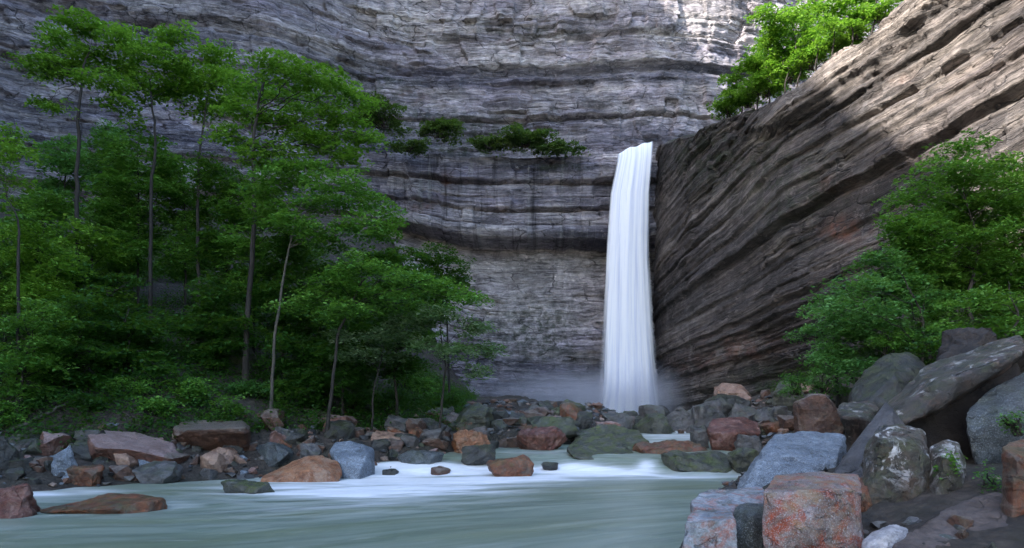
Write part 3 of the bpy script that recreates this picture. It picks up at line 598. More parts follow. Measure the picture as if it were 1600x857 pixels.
def boulder(x0, x1, y0, y1, mat, label, D=None, thick=0.8, seed=1, rough=0.05, n=11, flat=False, name='boulder', cat='boulder', sink=0.35, tilt=0.0, target=None, land=None, group=None):
    """random angular rock fitted to a place in the scene"""
    if D is None: D = hit((x0+x1)/2, y1) or 40
    D = D + thick*(x1-x0)/F*D*0.25
    rg = np.random.default_rng(seed)
    P = rg.normal(size=(n*3, 3)); P /= np.linalg.norm(P, axis=1)[:, None]
    P = np.sign(P)*np.abs(P)**0.75
    if tilt:
        c, s_ = math.cos(tilt), math.sin(tilt); P = P @ np.array([[c, 0, s_], [0, 1, 0], [-s_, 0, c]])
    P = P[:n+4]
    lo, hi = P.min(0), P.max(0); P = (P-lo)/(hi-lo)                   # unit box
    a = at(x0, y1, D); b = at(x1, y0, D); cx = (a[0]+b[0])/2
    wdt = b[0]-a[0]; h = b[2]-a[2]
    gz = float(surf_z(cx, D)); zb = min(a[2], gz) - sink*h*0.6 - 0.03
    dep = wdt*thick
    loc = np.array([cx, D, zb])
    Q = np.stack([(P[:, 0]-0.5)*wdt, (P[:, 1]-0.5)*dep, P[:, 2]*(b[2]-zb)], -1)
    # broad foot so it sits
    ft = rg.uniform(-0.42, 0.42, (6, 2)); Q = np.vstack([Q, np.stack([ft[:, 0]*wdt, ft[:, 1]*dep, 0*ft[:, 0]], -1)])
    px_m = D/667.0
    me = rock_mesh(name, Q, mat, seed, target or max(wdt/26, px_m*1.6), rough, min(wdt, h)*0.02)
    if land: LAND.append(((x0+x1)/2, (y0+y1)/2, land))
    return place(me, name, loc, label, cat, group)

def hull(points, mat, label, seed=1, rough=0.03, name='boulder', cat='boulder', target=None, bevel=0.03, foot=True, land=None):
    """points: (px, py, distance)"""
    P = np.array([at(*p) for p in points])
    if foot:
        low = P[P[:, 2] < P[:, 2].min()+0.25*np.ptp(P[:, 2])]; q = low.copy(); q[:, 2] = np.minimum(q[:, 2]-0.2, surf_z(q[:, 0], q[:, 1])-0.25); P = np.vstack([P, q])
    loc = np.array([P[:, 0].mean(), P[:, 1].mean(), P[:, 2].min()])
    sz = np.ptp(P[:, 0]); D = loc[1]
    me = rock_mesh(name, P-loc, mat, seed, target or max(sz/36, D/667*1.5), rough, bevel*sz)
    if land:
        pp = np.array(points); LAND.append((pp[:, 0].mean(), pp[:, 1].mean(), land))
    return place(me, name, loc, label, cat)

def rocks_key():
    # ---- left shore
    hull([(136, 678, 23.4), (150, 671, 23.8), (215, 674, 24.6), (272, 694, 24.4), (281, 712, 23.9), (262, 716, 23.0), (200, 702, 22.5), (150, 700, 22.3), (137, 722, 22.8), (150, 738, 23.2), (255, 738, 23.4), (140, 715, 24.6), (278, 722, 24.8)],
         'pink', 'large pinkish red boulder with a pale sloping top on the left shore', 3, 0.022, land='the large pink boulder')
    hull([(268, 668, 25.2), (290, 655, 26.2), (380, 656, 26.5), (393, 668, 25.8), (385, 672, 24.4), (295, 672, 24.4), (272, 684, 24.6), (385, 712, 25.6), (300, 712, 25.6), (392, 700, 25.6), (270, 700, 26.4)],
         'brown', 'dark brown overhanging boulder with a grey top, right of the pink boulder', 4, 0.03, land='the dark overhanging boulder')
    hull([(408, 750, 22.2), (412, 744, 22.8), (450, 728, 22.8), (478, 712, 23.0), (500, 711, 23.2), (530, 722, 23.2), (536, 740, 22.8), (528, 752, 22.3), (470, 754, 21.9), (500, 730, 22.2), (415, 752, 22.6)],
         'orange', 'bright orange wedge shaped boulder at the edge of the white water', 5, 0.025, land='the orange boulder')
    hull([(514, 706, 24.0), (522, 692, 24.3), (545, 689, 24.4), (566, 694, 24.2), (574, 712, 23.5), (562, 738, 23.0), (540, 728, 23.1), (522, 716, 23.3), (584, 700, 24.6), (586, 732, 24.2)],
         'blue', 'pale blue grey angular boulder right of the orange boulder', 6, 0.02, land='the pale blue boulder')
    hull([(412, 652, 30.5), (430, 634, 31.5), (500, 640, 31.0), (528, 655, 30), (520, 684, 29.0), (498, 684, 28.8), (420, 664, 29.6), (440, 680, 30)],
         'brown', 'big tilted brown grey slab under the trees above the orange boulder', 7, 0.03, land='the tilted brown slab')
    boulder(86, 116, 697, 744, 'blue', 'upright blue grey stone left of the large pink boulder', seed=8, thick=0.7, land='the upright blue stone')
    boulder(-25, 38, 680, 740, 'dark', 'black boulder at the left edge of the picture', seed=9, land='the black boulder')
    boulder(-40, 60, 757, 808, 'red', 'wet dark red boulder in the water at the lower left corner', seed=11, thick=0.7, rough=0.07, land='the wet red boulder')
    boulder(62, 252, 778, 800, 'rust', 'long low reddish rock with moss lying awash in the river', seed=12, thick=0.45, rough=0.035, n=16, land='the long awash rock')
    boulder(345, 428, 752, 772, 'mossy', 'small flat yellow green mossy rock in the river below the orange boulder', seed=13, thick=0.6, land='the small mossy river rock')
    boulder(108, 162, 728, 759, 'rust', 'lumpy rust brown rock in front of the large pink boulder', seed=14, thick=0.8, rough=0.08)
    boulder(216, 276, 723, 756, 'grey', 'pointed grey rock leaning on the right foot of the pink boulder', seed=15)
    boulder(388, 456, 693, 728, 'bluedark', 'round dark green grey boulder above the left end of the orange boulder', seed=16, land='the round dark green boulder')
    boulder(295, 412, 540, 622, 'mossy', 'big mossy brown boulder half buried on the leafy left slope', D=32.5, seed=17, land='the mossy hillside boulder')
    boulder(272, 320, 624, 648, 'grey', 'grey slab in the undergrowth above the dark overhanging boulder', seed=18, D=29)
    boulder(690, 776, 628, 676, 'mossy', 'large square grey green boulder near the foot of the slender bank tree', seed=19, D=32, n=9, land='the square grey green boulder')
    boulder(655, 697, 653, 684, 'dark', 'dark knobbly rock left of the square grey green boulder', seed=20, D=30)
    boulder(584, 645, 674, 702, 'tan', 'tan flat topped slab in the middle of the left shore rubble', seed=21, D=27.3, thick=0.9, land='the tan slab')
    boulder(622, 694, 703, 727, 'bluedark', 'low dark green wet rock at the edge of the white water', seed=22, thick=0.7, land='the low green wet rock')
    boulder(705, 768, 674, 700, 'orange', 'orange crumbly rock below the square grey green boulder', seed=23, D=28, rough=0.09, land='the crumbly orange rock')
    boulder(722, 775, 694, 722, 'dark', 'dark blue green rock beside the small chute of white water', seed=24, D=25.6, land='the chute rock')
    boulder(762, 835, 713, 746, 'rust', 'rusty brown boulder with water sliding over it amid the rapids', seed=25, thick=0.8, land='the rusty rapids boulder')
    boulder(854, 917, 627, 676, 'mossy', 'dark round boulder with a pale top left of the waterfall foot', seed=26, D=34, land='the dark round boulder')
    boulder(800, 862, 636, 670, 'brown', 'reddish grey boulder left of the dark round boulder', seed=27, D=35)
    boulder(805, 888, 670, 698, 'red', 'red flat rock above the blue pool in the stream', seed=28, D=29, thick=0.8, rough=0.08, land='the red flat rock')
    boulder(820, 905, 650, 678, 'mossy', 'grey green sloping rock between the round boulder and the red flat rock', seed=29, D=31.5)
    boulder(596, 622, 733, 744, 'dark', 'small dark stone breaking the white rapids right of the pale blue boulder', seed=91, thick=0.9)
    boulder(672, 704, 728, 742, 'brown', 'small brown stone in the rapids left of the rusty rapids boulder', seed=92, thick=0.9)
    boulder(846, 872, 722, 733, 'dark', 'small wet stone in the rapids right of the rusty rapids boulder', seed=93, thick=0.9)
    # ---- mid-stream
    hull([(888, 700, 30.5), (905, 672, 32.5), (960, 664, 33), (1000, 674, 32), (1014, 690, 30.5), (1008, 704, 29.6), (960, 712, 29), (900, 712, 29.4)],
         'mossy', 'broad sloping grey green slab in the middle of the stream', 31, 0.035, land='the broad midstream slab')
    hull([(882, 702, 27.0), (892, 692, 27.8), (985, 712, 27.8), (1001, 722, 27.0), (996, 733, 26.4), (940, 724, 26.2), (895, 714, 26.2), (985, 700, 28.4), (955, 734, 26.6)],
         'mossy', 'low mossy ledge jutting out in front of the midstream slab', 32, 0.03, land='the mossy ledge')
    boulder(984, 1048, 646, 684, 'mossy', 'rounded grey rock with a mossy hollow right below the waterfall', seed=33, D=38, land='the rounded grey rock')
    boulder(1036, 1078, 638, 680, 'grey', 'upright streaked grey rock right of the waterfall foot', seed=34, D=41)
    boulder(971, 998, 642, 658, 'dark', 'small square black rock in front of the waterfall foot', seed=35, D=44, land='the small black rock')
    boulder(936, 977, 649, 664, 'dark', 'flat dark rock left of the small black rock by the waterfall foot', seed=36, D=42)
    boulder(914, 968, 659, 671, 'pink', 'thin pink slab lying behind the broad midstream slab', seed=37, D=36, thick=0.7)
    boulder(990, 1108, 688, 716, 'rust', 'long flat orange brown slab below the small cascade', seed=38, D=28, thick=0.6, n=14, land='the flat orange brown slab')
    boulder(1030, 1152, 707, 742, 'mossy', 'dark green oval boulder at the lip of the lower pool', seed=39, D=25.2, thick=0.6, n=18, land='the dark green oval boulder')
    hull([(1104, 668, 28.6), (1112, 655, 29.6), (1160, 652, 30), (1188, 662, 29.6), (1190, 680, 28.6), (1150, 676, 27.7), (1108, 676, 27.9), (1116, 704, 28.2), (1145, 706, 28.2), (1158, 684, 29), (1128, 690, 27.8)],
         'red', 'dark red top heavy boulder right of the small cascade', 40, 0.035, land='the dark red boulder')
    boulder(1080, 1107, 669, 694, 'grey', 'grey wedge stone standing in the small cascade', seed=41, D=30)
    boulder(1150, 1196, 680, 708, 'grey', 'grey rock under the right end of the dark red boulder', seed=42, D=26.6)
    boulder(1136, 1200, 699, 724, 'mossy', 'olive mossy rock between the dark green oval and the big blue boulder', seed=43, D=24.6)
    boulder(1116, 1178, 599, 624, 'tan', 'flat tan boulder on the scree below the slanting cliff', seed=44, D=46, thick=0.8, land='the flat tan boulder')
    boulder(1147, 1174, 613, 630, 'tan', 'small beige block under the right end of the flat tan boulder', seed=45, D=43.5)
    boulder(1098, 1168, 614, 644, 'dark', 'dark hollowed rock under the flat tan boulder', seed=46, D=42, land='the dark hollowed rock')
    boulder(1082, 1134, 626, 654, 'grey', 'pale grey rock left below the dark hollowed rock', seed=47, D=39)
    boulder(1128, 1184, 630, 658, 'grey', 'blocky grey rock right below the dark hollowed rock', seed=48, D=36)
    boulder(1178, 1250, 636, 662, 'grey', 'flat grey slab on the right bank above the red shelf', seed=49, D=34, thick=0.8, land='the flat grey slab')
    boulder(1186, 1255, 655, 680, 'rust', 'red brown shelf rock behind the big blue boulder', seed=50, D=30, thick=0.7, land='the red shelf')
    boulder(1205, 1262, 595, 640, 'mossy', 'mossy striped rock at the left foot of the right hand trees', seed=51, D=36)
    # ---- right foreground
    hull([(1158, 748, 16.2), (1208, 679, 17.8), (1262, 675, 18.0), (1318, 681, 17.8), (1184, 716, 15.8), (1308, 716, 15.6), (1160, 775, 15.3), (1300, 768, 15.2), (1322, 700, 17.2), (1322, 740, 17.0), (1240, 740, 15.1)],
         'blue', 'big smooth pale blue boulder on the right bank', 61, 0.03, target=0.045, bevel=0.01, land='the big blue boulder')
    boulder(1243, 1314, 618, 680, 'brown', 'striped brown grey boulder above the big blue boulder', seed=62, D=22, tilt=0.5, land='the striped brown boulder')
    hull([(1308, 640, 19), (1322, 628, 19.8), (1360, 626, 19.8), (1374, 640, 19), (1362, 660, 18.0), (1345, 652, 17.8), (1312, 650, 18.0), (1330, 690, 18.6), (1352, 688, 18.8), (1318, 672, 18.3)],
         'lichen', 'pinkish white topped boulder with a dark hollow below, left of the slate wedge', 63, 0.035, land='the white topped boulder')
    hull([(1325, 616, 21.5), (1352, 575, 22.0), (1385, 549, 22.4), (1420, 553, 22.2), (1446, 572, 21.6), (1448, 600, 21), (1410, 640, 20), (1340, 640, 20.2), (1395, 590, 20.4), (1330, 620, 24), (1450, 600, 24)],
         'dark', 'peaked dark grey boulder in front of the right hand trees', 64, 0.03, target=0.07, land='the peaked dark boulder')
    hull([(1590, 520, 14.8), (1560, 526, 15.0), (1490, 552, 15.0), (1440, 578, 14.6), (1380, 640, 13.8), (1376, 662, 13.4), (1400, 668, 12.6), (1440, 650, 12.3), (1500, 592, 12.2), (1590, 554, 12.3), (1612, 540, 13.2), (1470, 600, 12.3), (1400, 640, 12.8), (1610, 575, 15.6), (1420, 668, 15.2), (1590, 530, 16.5)],
         'lichen', 'huge leaning slab with white lichen spots overhanging a black hollow', 65, 0.025, target=0.05, bevel=0.02, foot=False, land='the huge leaning slab')
    hull([(1502, 650, 12.0), (1520, 628, 12.2), (1560, 600, 12.4), (1640, 560, 12.8), (1680, 640, 12.6), (1660, 730, 12.2), (1530, 718, 11.9), (1510, 680, 11.8), (1580, 650, 11.5), (1640, 650, 11.6), (1600, 700, 13.8)],
         'bluedark', 'blue grey speckled boulder at the right edge below the leaning slab', 66, 0.022, target=0.05, land='the speckled right edge boulder')
    boulder(1462, 1545, 512, 590, 'black', 'boulder painted black for the deep shade behind the top of the leaning slab', seed=67, D=19)
    boulder(1400, 1680, 540, 770, 'black', 'rock mass painted black as shade in the hollow under the leaning slab', seed=68, D=16.4, thick=0.45, target=0.12)
    hull([(1412, 662, 13.2), (1440, 636, 13.3), (1500, 596, 13.3), (1590, 556, 13.5), (1610, 640, 13.5), (1575, 680, 13.2), (1560, 790, 12.6), (1430, 800, 12.7), (1420, 700, 13), (1500, 640, 15.5)], 'black', 'rock added and painted black as hollow shade behind the white crusted column', 81, 0.03, target=0.08)
    hull([(1300, 742, 11.6), (1302, 738, 12.2), (1384, 628, 12.6), (1396, 640, 12.2), (1420, 670, 12.2), (1405, 760, 11.2), (1330, 790, 11.0), (1310, 800, 11.2), (1400, 800, 12)],
         'slate', 'smooth slate grey wedge rising to a point beside the big blue boulder', 69, 0.010, target=0.04, bevel=0.012, land='the slate wedge')
    hull([(1352, 700, 10.6), (1366, 674, 10.8), (1408, 664, 10.9), (1440, 672, 10.8), (1450, 705, 10.5), (1450, 790, 10.0), (1442, 835, 9.8), (1352, 835, 9.9), (1348, 760, 10.2), (1375, 690, 10.1), (1436, 695, 10.1), (1450, 800, 11), (1366, 800, 11)],
         'whitetop', 'tall dark green stone with a white crust on its right shoulder', 70, 0.05, target=0.035, land='the tall green stone')
    hull([(1432, 760, 10.7), (1436, 716, 10.9), (1462, 712, 10.9), (1470, 760, 10.6), (1468, 835, 10.3), (1430, 835, 10.3), (1450, 740, 10.4), (1466, 830, 11.2)], 'mossy', 'mossy dark block between the tall green stone and the white crusted column', 82, 0.05, target=0.035)
    hull([(1446, 740, 10.3), (1454, 700, 10.4), (1476, 686, 10.5), (1498, 692, 10.4), (1510, 730, 10.1), (1506, 780, 9.8), (1490, 828, 9.6), (1450, 832, 9.7), (1476, 720, 9.8), (1500, 800, 10.8), (1446, 800, 10.8)],
         'whitetop', 'rounded brown column of rock with a white crusted top beside the hollow', 71, 0.03, target=0.035, land='the white crusted column')
    hull([(1330, 748, 10.4), (1362, 742, 10.4), (1372, 800, 10.0), (1360, 830, 9.8), (1328, 830, 9.9), (1350, 780, 9.7), (1350, 800, 11)], 'rust', 'narrow rust red rock squeezed between the wedge and the front block', 72, 0.03, target=0.035)
    hull([(1193, 772, 8.5), (1300, 764, 8.35), (1345, 770, 8.6), (1347, 880, 8.3), (1192, 880, 8.3), (1212, 742, 9.5), (1262, 737, 9.6), (1342, 741, 9.5), (1347, 880, 9.4), (1200, 880, 9.4), (1250, 830, 8.1)],
         'multi', 'square pink and rust red block in the right foreground', 73, 0.022, target=0.028, bevel=0.008, land='the rust red front block')
    hull([(1070, 816, 8.5), (1148, 812, 8.5), (1153, 880, 8.4), (1068, 880, 8.4), (1082, 796, 9.2), (1142, 795, 9.2), (1152, 880, 9.2), (1072, 880, 9.2)],
         'bluepink', 'small squarish blue and pink rock at the bottom of the picture', 74, 0.022, target=0.028, bevel=0.01, land='the small blue pink rock')
    hull([(1078, 782, 10.0), (1100, 766, 10.8), (1190, 762, 10.8), (1204, 772, 10.2), (1200, 790, 9.8), (1085, 794, 9.7), (1150, 800, 9.6)], 'bluepink', 'flat bluish slab lying behind the small blue pink rock', 75, 0.03, target=0.03)
    hull([(1148, 800, 9.5), (1160, 786, 9.8), (1196, 786, 9.7), (1206, 800, 9.5), (1204, 838, 9.2), (1180, 846, 9.1), (1150, 842, 9.2), (1176, 806, 9.1)], 'bluedark', 'grey blue rock wedged between the two front blocks', 76, 0.035, target=0.028)
    hull([(1345, 850, 8.0), (1358, 832, 8.2), (1395, 818, 8.4), (1420, 826, 8.3), (1422, 850, 8.0), (1390, 868, 7.8), (1350, 868, 7.8), (1386, 834, 7.9)], 'white', 'white angular stone on the ground at the bottom right', 77, 0.03, target=0.025, land='the white stone')
    hull([(1566, 700, 8.6), (1580, 688, 8.8), (1640, 684, 8.9), (1650, 760, 8.5), (1640, 880, 8.2), (1574, 880, 8.2), (1568, 800, 8.4), (1590, 720, 8.2), (1640, 880, 9)], 'rust', 'upright reddish rock with yellow moss in the bottom right corner', 78, 0.035, target=0.03, land='the corner rock')
    hull([(1395, 850, 7.7), (1440, 815, 8.2), (1500, 784, 8.8), (1560, 772, 9.0), (1600, 800, 8.7), (1600, 880, 7.3), (1400, 880, 7.2), (1470, 840, 7.8), (1550, 832, 7.9)], 'mauve', 'broad low mauve brown rock floor between the white stone and the corner rock', 83, 0.03, target=0.035, bevel=0.02)
    boulder(1500, 1556, 762, 800, 'brown', 'cracked brown block lying at the foot of the white crusted column', seed=84, D=9.9, target=0.035)
    boulder(1440, 1490, 792, 826, 'dark', 'small dark block against the foot of the tall green stone', seed=85, D=9.5, target=0.035)
    boulder(1445, 1500, 836, 868, 'bluedark', 'dark flat stone on the brown earth right of the white stone', seed=79, D=7.9, target=0.03)
    boulder(1505, 1560, 812, 840, 'brown', 'small brown stone on the earth left of the corner rock', seed=80, D=8.8)
rocks_key()

SIDE = lambda dx, dy: ('above' if dy < 0 else 'below') if abs(dy) > abs(dx) else ('left of' if dx < 0 else 'right of')
def rubble():
    """loose stones of the shores: each its own object, described by its nearest landmark"""
    rg = np.random.default_rng(2024); items = []
    bands = [  # px range, shore line top/bottom as function, count, colours
        (0, 420, lambda x: np.interp(x, [0, 150, 420], [690, 690, 690]), lambda x: np.interp(x, [0, 150, 300, 420], [765, 755, 750, 742]), 90, ['grey', 'brown', 'tan', 'dark', 'blue', 'dark', 'brown', 'pink', 'mossy', 'dark']),
        (420, 900, lambda x: np.interp(x, [420, 700, 900], [668, 655, 640]), lambda x: np.interp(x, [420, 600, 700, 800, 900], [722, 720, 712, 698, 685]), 110, ['brown', 'dark', 'brown', 'mossy', 'dark', 'grey', 'brown', 'pink', 'dark', 'brown', 'rust']),
        (900, 1110, lambda x: 666+0*x, lambda x: 678+0*x, 16, ['dark', 'mossy', 'grey', 'brown']),
        (1080, 1330, lambda x: np.interp(x, [1080, 1330], [625, 610]), lambda x: np.interp(x, [1080, 1330], [690, 690]), 46, ['grey', 'mossy', 'brown', 'dark', 'grey', 'tan']),
        (1340, 1570, lambda x: 815+0*x, lambda x: 866+0*x, 12, ['brown', 'grey', 'dark', 'brown']),
    ]
    word = dict(rust='rusty', grey='grey', brown='brown', tan='tan', dark='dark', blue='bluish', orange='orange', pink='pinkish', mossy='mossy green')
    for (xa, xb, ft, fb, n, cols) in bands:
        for i in range(n):
            px = rg.uniform(xa, xb); py = rg.uniform(ft(px), fb(px)); D = hit(px, py)
            if D is None: continue
            wpx = rg.uniform(10, 40)*(1.3 if rg.random() < 0.25 else 0.8); 
            if xa == 1340: wpx = rg.uniform(10, 34)
            hp = wpx*rg.uniform(0.4, 0.8)
            items.append((px, py, wpx, hp, D, cols[rg.integers(len(cols))], int(rg.integers(1e6))))
    metas = []
    for (px, py, wp, hp, D, col, sd) in items:
        size = 'small' if wp < 15 else ('medium sized' if wp < 26 else 'larger')
        lm = min(LAND, key=lambda L: ((L[0]-px)/1.0)**2+((L[1]-py)*1.6)**2)
        metas.append((f"{size} {word[col]} stone {SIDE(px-lm[0], (py-lm[1])*1.6)} {lm[2]}", px))
    from collections import defaultdict
    gr = defaultdict(list)
    for i, (l, px) in enumerate(metas): gr[l].append(i)
    labels = [m[0] for m in metas]
    ordn = ['first', 'second', 'third', 'fourth', 'fifth', 'sixth', 'seventh', 'eighth', 'ninth', 'tenth']
    for l, idx in gr.items():
        if len(idx) > 1:
            idx.sort(key=lambda i: metas[i][1])
            for k, i in enumerate(idx): labels[i] = l + ('' if len(idx) == 1 else ', ' + ordn[min(k, 9)] + ' from the left')
    for it, lb in zip(items, labels):
        px, py, wp, hp, D, col, sd = it
        boulder(px-wp/2, px+wp/2, py-hp, py, col, lb, D=D, thick=0.9, seed=sd, rough=0.05, n=8, name='stone', cat='stone', group='loose stones along the banks', target=wp/F*D/9)
rubble()
def gravel():
    rg = np.random.default_rng(99); bm = bmesh.new(); bmesh.ops.create_icosphere(bm, subdivisions=1, radius=1.0)
    bv = np.array([v.co for v in bm.verts]); bf = np.array([[v.index for v in f.verts] for f in bm.faces]); bm.free()
    n = 9000; X = rg.uniform(-26, 22, n); Y = rg.uniform(7, 46, n); Z = ground_z(X, Y); h = Z-water_z(Y)
    k = (h > -0.15) & (h < 1.6) & ~((X > 2) & (Y < 15) & (rg.random(n) < 0.85)); X, Y, Z = X[k], Y[k], Z[k]; n = len(X)
    r = (0.03+0.13*rg.random(n)**2.5)*(0.45+Y/30); d = bv[None]*(1+0.35*rg.normal(size=(n, len(bv), 1)))
    sc = np.stack([rg.uniform(0.8, 1.5, n), rg.uniform(0.8, 1.3, n), rg.uniform(0.45, 0.9, n)], -1); th = rg.uniform(0, 6.28, n); c, s_ = np.cos(th)[:, None], np.sin(th)[:, None]
    d = d*sc[:, None]*r[:, None, None]; x = d[..., 0]*c-d[..., 1]*s_; y = d[..., 0]*s_+d[..., 1]*c
    V = np.stack([x+X[:, None], y+Y[:, None], d[..., 2]+Z[:, None]+r[:, None]*0.3], -1).reshape(-1, 3)
    Fq = (bf[None]+(np.arange(n)*len(bv))[:, None, None]).reshape(-1, 3); fv = np.repeat(rg.random(n), len(bf))
    N = NT('river_gravel'); a = N.attr('tone')
    cc = N.ramp(a, [(0.0, (0.04, 0.042, 0.045)), (0.3, (0.11, 0.105, 0.10)), (0.5, (0.16, 0.09, 0.065)), (0.7, (0.13, 0.15, 0.17)), (0.9, (0.26, 0.19, 0.15)), (1.0, (0.4, 0.38, 0.37))], 'CONSTANT')
    cc = N.mix(0.7, cc, N.ramp(N.noise(N.pos(), 14, 5, 0.7), [(0.35, 0.4), (0.6, 1.1)]), 'MULTIPLY'); N.link(cc, N.b.inputs['Base Color']); N.b.inputs['Roughness'].default_value = 0.6
    o = mesh_np('gravel', V, Fq, N.m, smooth=False, face_attr=dict(tone=fv)); tag(o, 'loose mixed gravel and cobbles strewn between the boulders', 'gravel', kind='stuff')
gravel()

# ------------------------------------------------------------------ vegetation
def tube_arrays(paths, sides=6):
    Vs, Fs = [], []; base = 0
    for pts, rad in paths:
        P = np.array(pts, float); n = len(P); rad = np.broadcast_to(rad, n) if np.ndim(rad) == 0 else np.array(rad)
        T = np.gradient(P, axis=0); T /= np.linalg.norm(T, axis=1)[:, None]+1e-9
        ref = np.array([0, 1.0, 0.2]); A = np.cross(T, ref); A /= np.linalg.norm(A, axis=1)[:, None]+1e-9; B = np.cross(T, A)
        th = np.linspace(0, 2*np.pi, sides, endpoint=False)
        ring = P[:, None]+rad[:, None, None]*(A[:, None]*np.cos(th)[None, :, None]+B[:, None]*np.sin(th)[None, :, None])
        i = np.arange(n*sides).reshape(n, sides); j = np.roll(i, -1, 1)
        Fs.append(np.stack([i[:-1], j[:-1], j[1:], i[1:]], -1).reshape(-1, 4)+base); Vs.append(ring.reshape(-1, 3)); base += n*sides
    return np.vstack(Vs), np.vstack(Fs)
def wig(a, b, n, amp, rg, sag=0.0):
    t = np.linspace(0, 1, n)[:, None]; P = a*(1-t)+b*t
    L = np.linalg.norm(b-a); nz = rg.normal(size=(n, 3))*amp*L; nz[0] = 0; nz[-1] *= 0.3
    P = P+nz; P[:, 2] += sag*L*np.sin(np.pi*t[:, 0]); return P
def leaf_arrays(C, var, size, rg, tilt=0.45):
    n = len(C); th = rg.uniform(0, 2*np.pi, n)
    nrm = np.stack([rg.normal(0, tilt, n), rg.normal(0, tilt, n), np.ones(n)], -1); nrm /= np.linalg.norm(nrm, axis=1)[:, None]
    a = np.stack([np.cos(th), np.sin(th), np.zeros(n)], -1); a -= nrm*(a*nrm).sum(1)[:, None]; a /= np.linalg.norm(a, axis=1)[:, None]
    b = np.cross(nrm, a); s = size*rg.uniform(0.6, 1.35, n)[:, None]
    V = np.stack([C-a*s*0.5, C+b*s*0.30+a*s*0.05, C+a*s*0.5-nrm*s*0.06, C-b*s*0.30+a*s*0.05], 1)
    return V.reshape(-1, 3), np.arange(4*n).reshape(n, 4), np.clip(var, 0, 1)
def pad_leaves(pads, size, dens, rg, tuft=0.55):
    """pads: (x,y,z,rx,ry,rz) flattened sprays of leaves"""
    Cs, Vr, tufts = [], [], []
    for (x, y, z, rx, ry, rz) in pads:
        nt_ = max(5, int(dens*rx*ry/(tuft*tuft)*3.7+rz*4))
        P = rg.normal(size=(nt_, 3)); P /= np.linalg.norm(P, axis=1)[:, None]; P *= rg.random((nt_, 1))**0.42
        T = np.array([x, y, z])+P*np.array([rx, ry, rz]); T[:, 2] -= 0.22*rx*(P[:, 0]**2+P[:, 1]**2)
        tufts.append(T)
        for t in T:
            r = tuft*rg.uniform(0.55, 1.3); k = int(36*(r/0.45)**2*(0.16/size)**1.5)+5
            ang = rg.uniform(0, 2*np.pi, k); rr = r*np.sqrt(rg.random(k)); sx = rg.uniform(0.8, 1.5)
            tx, ty = rg.normal(0, 0.22, 2)
            dx = np.cos(ang)*rr*sx; dy = np.sin(ang)*rr
            Cs.append(np.stack([t[0]+dx, t[1]+dy, t[2]+tx*dx+ty*dy-0.35*rr*rr/r+rg.normal(0, 0.05, k)], -1))
            Vr.append(np.clip(0.45+rg.normal(0, 0.22)+rg.normal(0, 0.14, k), 0, 1))
    return np.vstack(Cs), np.concatenate(Vr), tufts

def make_tree(trunk_pts, r0, pads, leaf, bark, label, seed, size=0.17, dens=1.0, tuft=0.5, name='tree', cat='tree', group=None, limb_from=0.45):
    """trunk_pts, pads in world coordinates"""
    rg = np.random.default_rng(seed); T = np.array(trunk_pts, float); base = T[0].copy()
    root = empty(name, base); tag(root, label, cat, group)
    # smooth trunk
    t = np.linspace(0, len(T)-1, 26); Tp = np.stack([np.interp(t, range(len(T)), T[:, k]) for k in range(3)], -1)
    hh_ = np.linspace(0, 1, 26); Tp[:, 0] += 0.35*r0*12*vnoise(hh_*3.5, seed*3.3, 0, 5)*np.sin(np.pi*hh_)*0.5; Tp[1:-1] += rg.normal(0, 0.02, (24, 3))*r0*6
    rad = 0.62*r0*(1-0.8*np.linspace(0, 1, 26)**1.1); rad[0] *= 1.5; rad[1] *= 1.15
    Tp[0, 2] -= 0.4
    V, Fq = tube_arrays([(Tp-base, rad)], 9); mesh_np('trunk', V, Fq, M[bark], root)
    C, var, tufts = pad_leaves(pads, size, dens, rg, tuft)
    paths = []
    for pd, tf in zip(pads, tufts):
        c = np.array(pd[:3]); hh = c[2]-0.35*np.linalg.norm(c[:2]-Tp[-1, :2])*0.9-0.4
        k = int(np.argmin(np.abs(Tp[:, 2]-hh))); k = max(int(26*limb_from), min(k, 24)); s0 = Tp[k]
        L = wig(s0, c, 9, 0.025, rg, 0.06); rr = rad[k]*0.45
        paths.append((L-base, np.linspace(rr, rr*0.3, 9)))
        for q in tf[rg.permutation(len(tf))[:7]]:
            j = rg.integers(4, 9); S2 = wig(L[j], q, 6, 0.03, rg, 0.04); paths.append((S2-base, np.linspace(rr*0.32, 0.008, 6)))
    V, Fq = tube_arrays(paths, 5); mesh_np('limbs', V, Fq, M[bark], root)
    V, Fq, fv = leaf_arrays(C-base, var, size, rg); mesh_np('crown', V, Fq, M[leaf], root, smooth=False, face_attr=dict(leafvar=fv))
    return root
def ptree(trunk, D, r0, pads, leaf, bark, label, seed, depth=0.85, **kw):
    """trunk [(px,py)...] and pads (px,py,rx,rz) seen at distance D"""
    rg = np.random.default_rng(seed+500); k = D/F
    T = [at(x, y, D) for x, y in trunk]
    T[0][2] = ground_z(T[0][0], D)
    T = [T[0]]+[p for p in T[1:] if p[2] > T[0][2]+0.3]
    W = []
    for (x, y, rx, rz) in pads:
        dd = rg.uniform(-1, 1)*1.6; p = at(x, y, D+dd); W.append((p[0], p[1], p[2], rx*k*1.05, rx*k*depth+0.3, rz*k*1.35))
    return make_tree(T, r0, W, leaf, bark, label, seed, **kw)

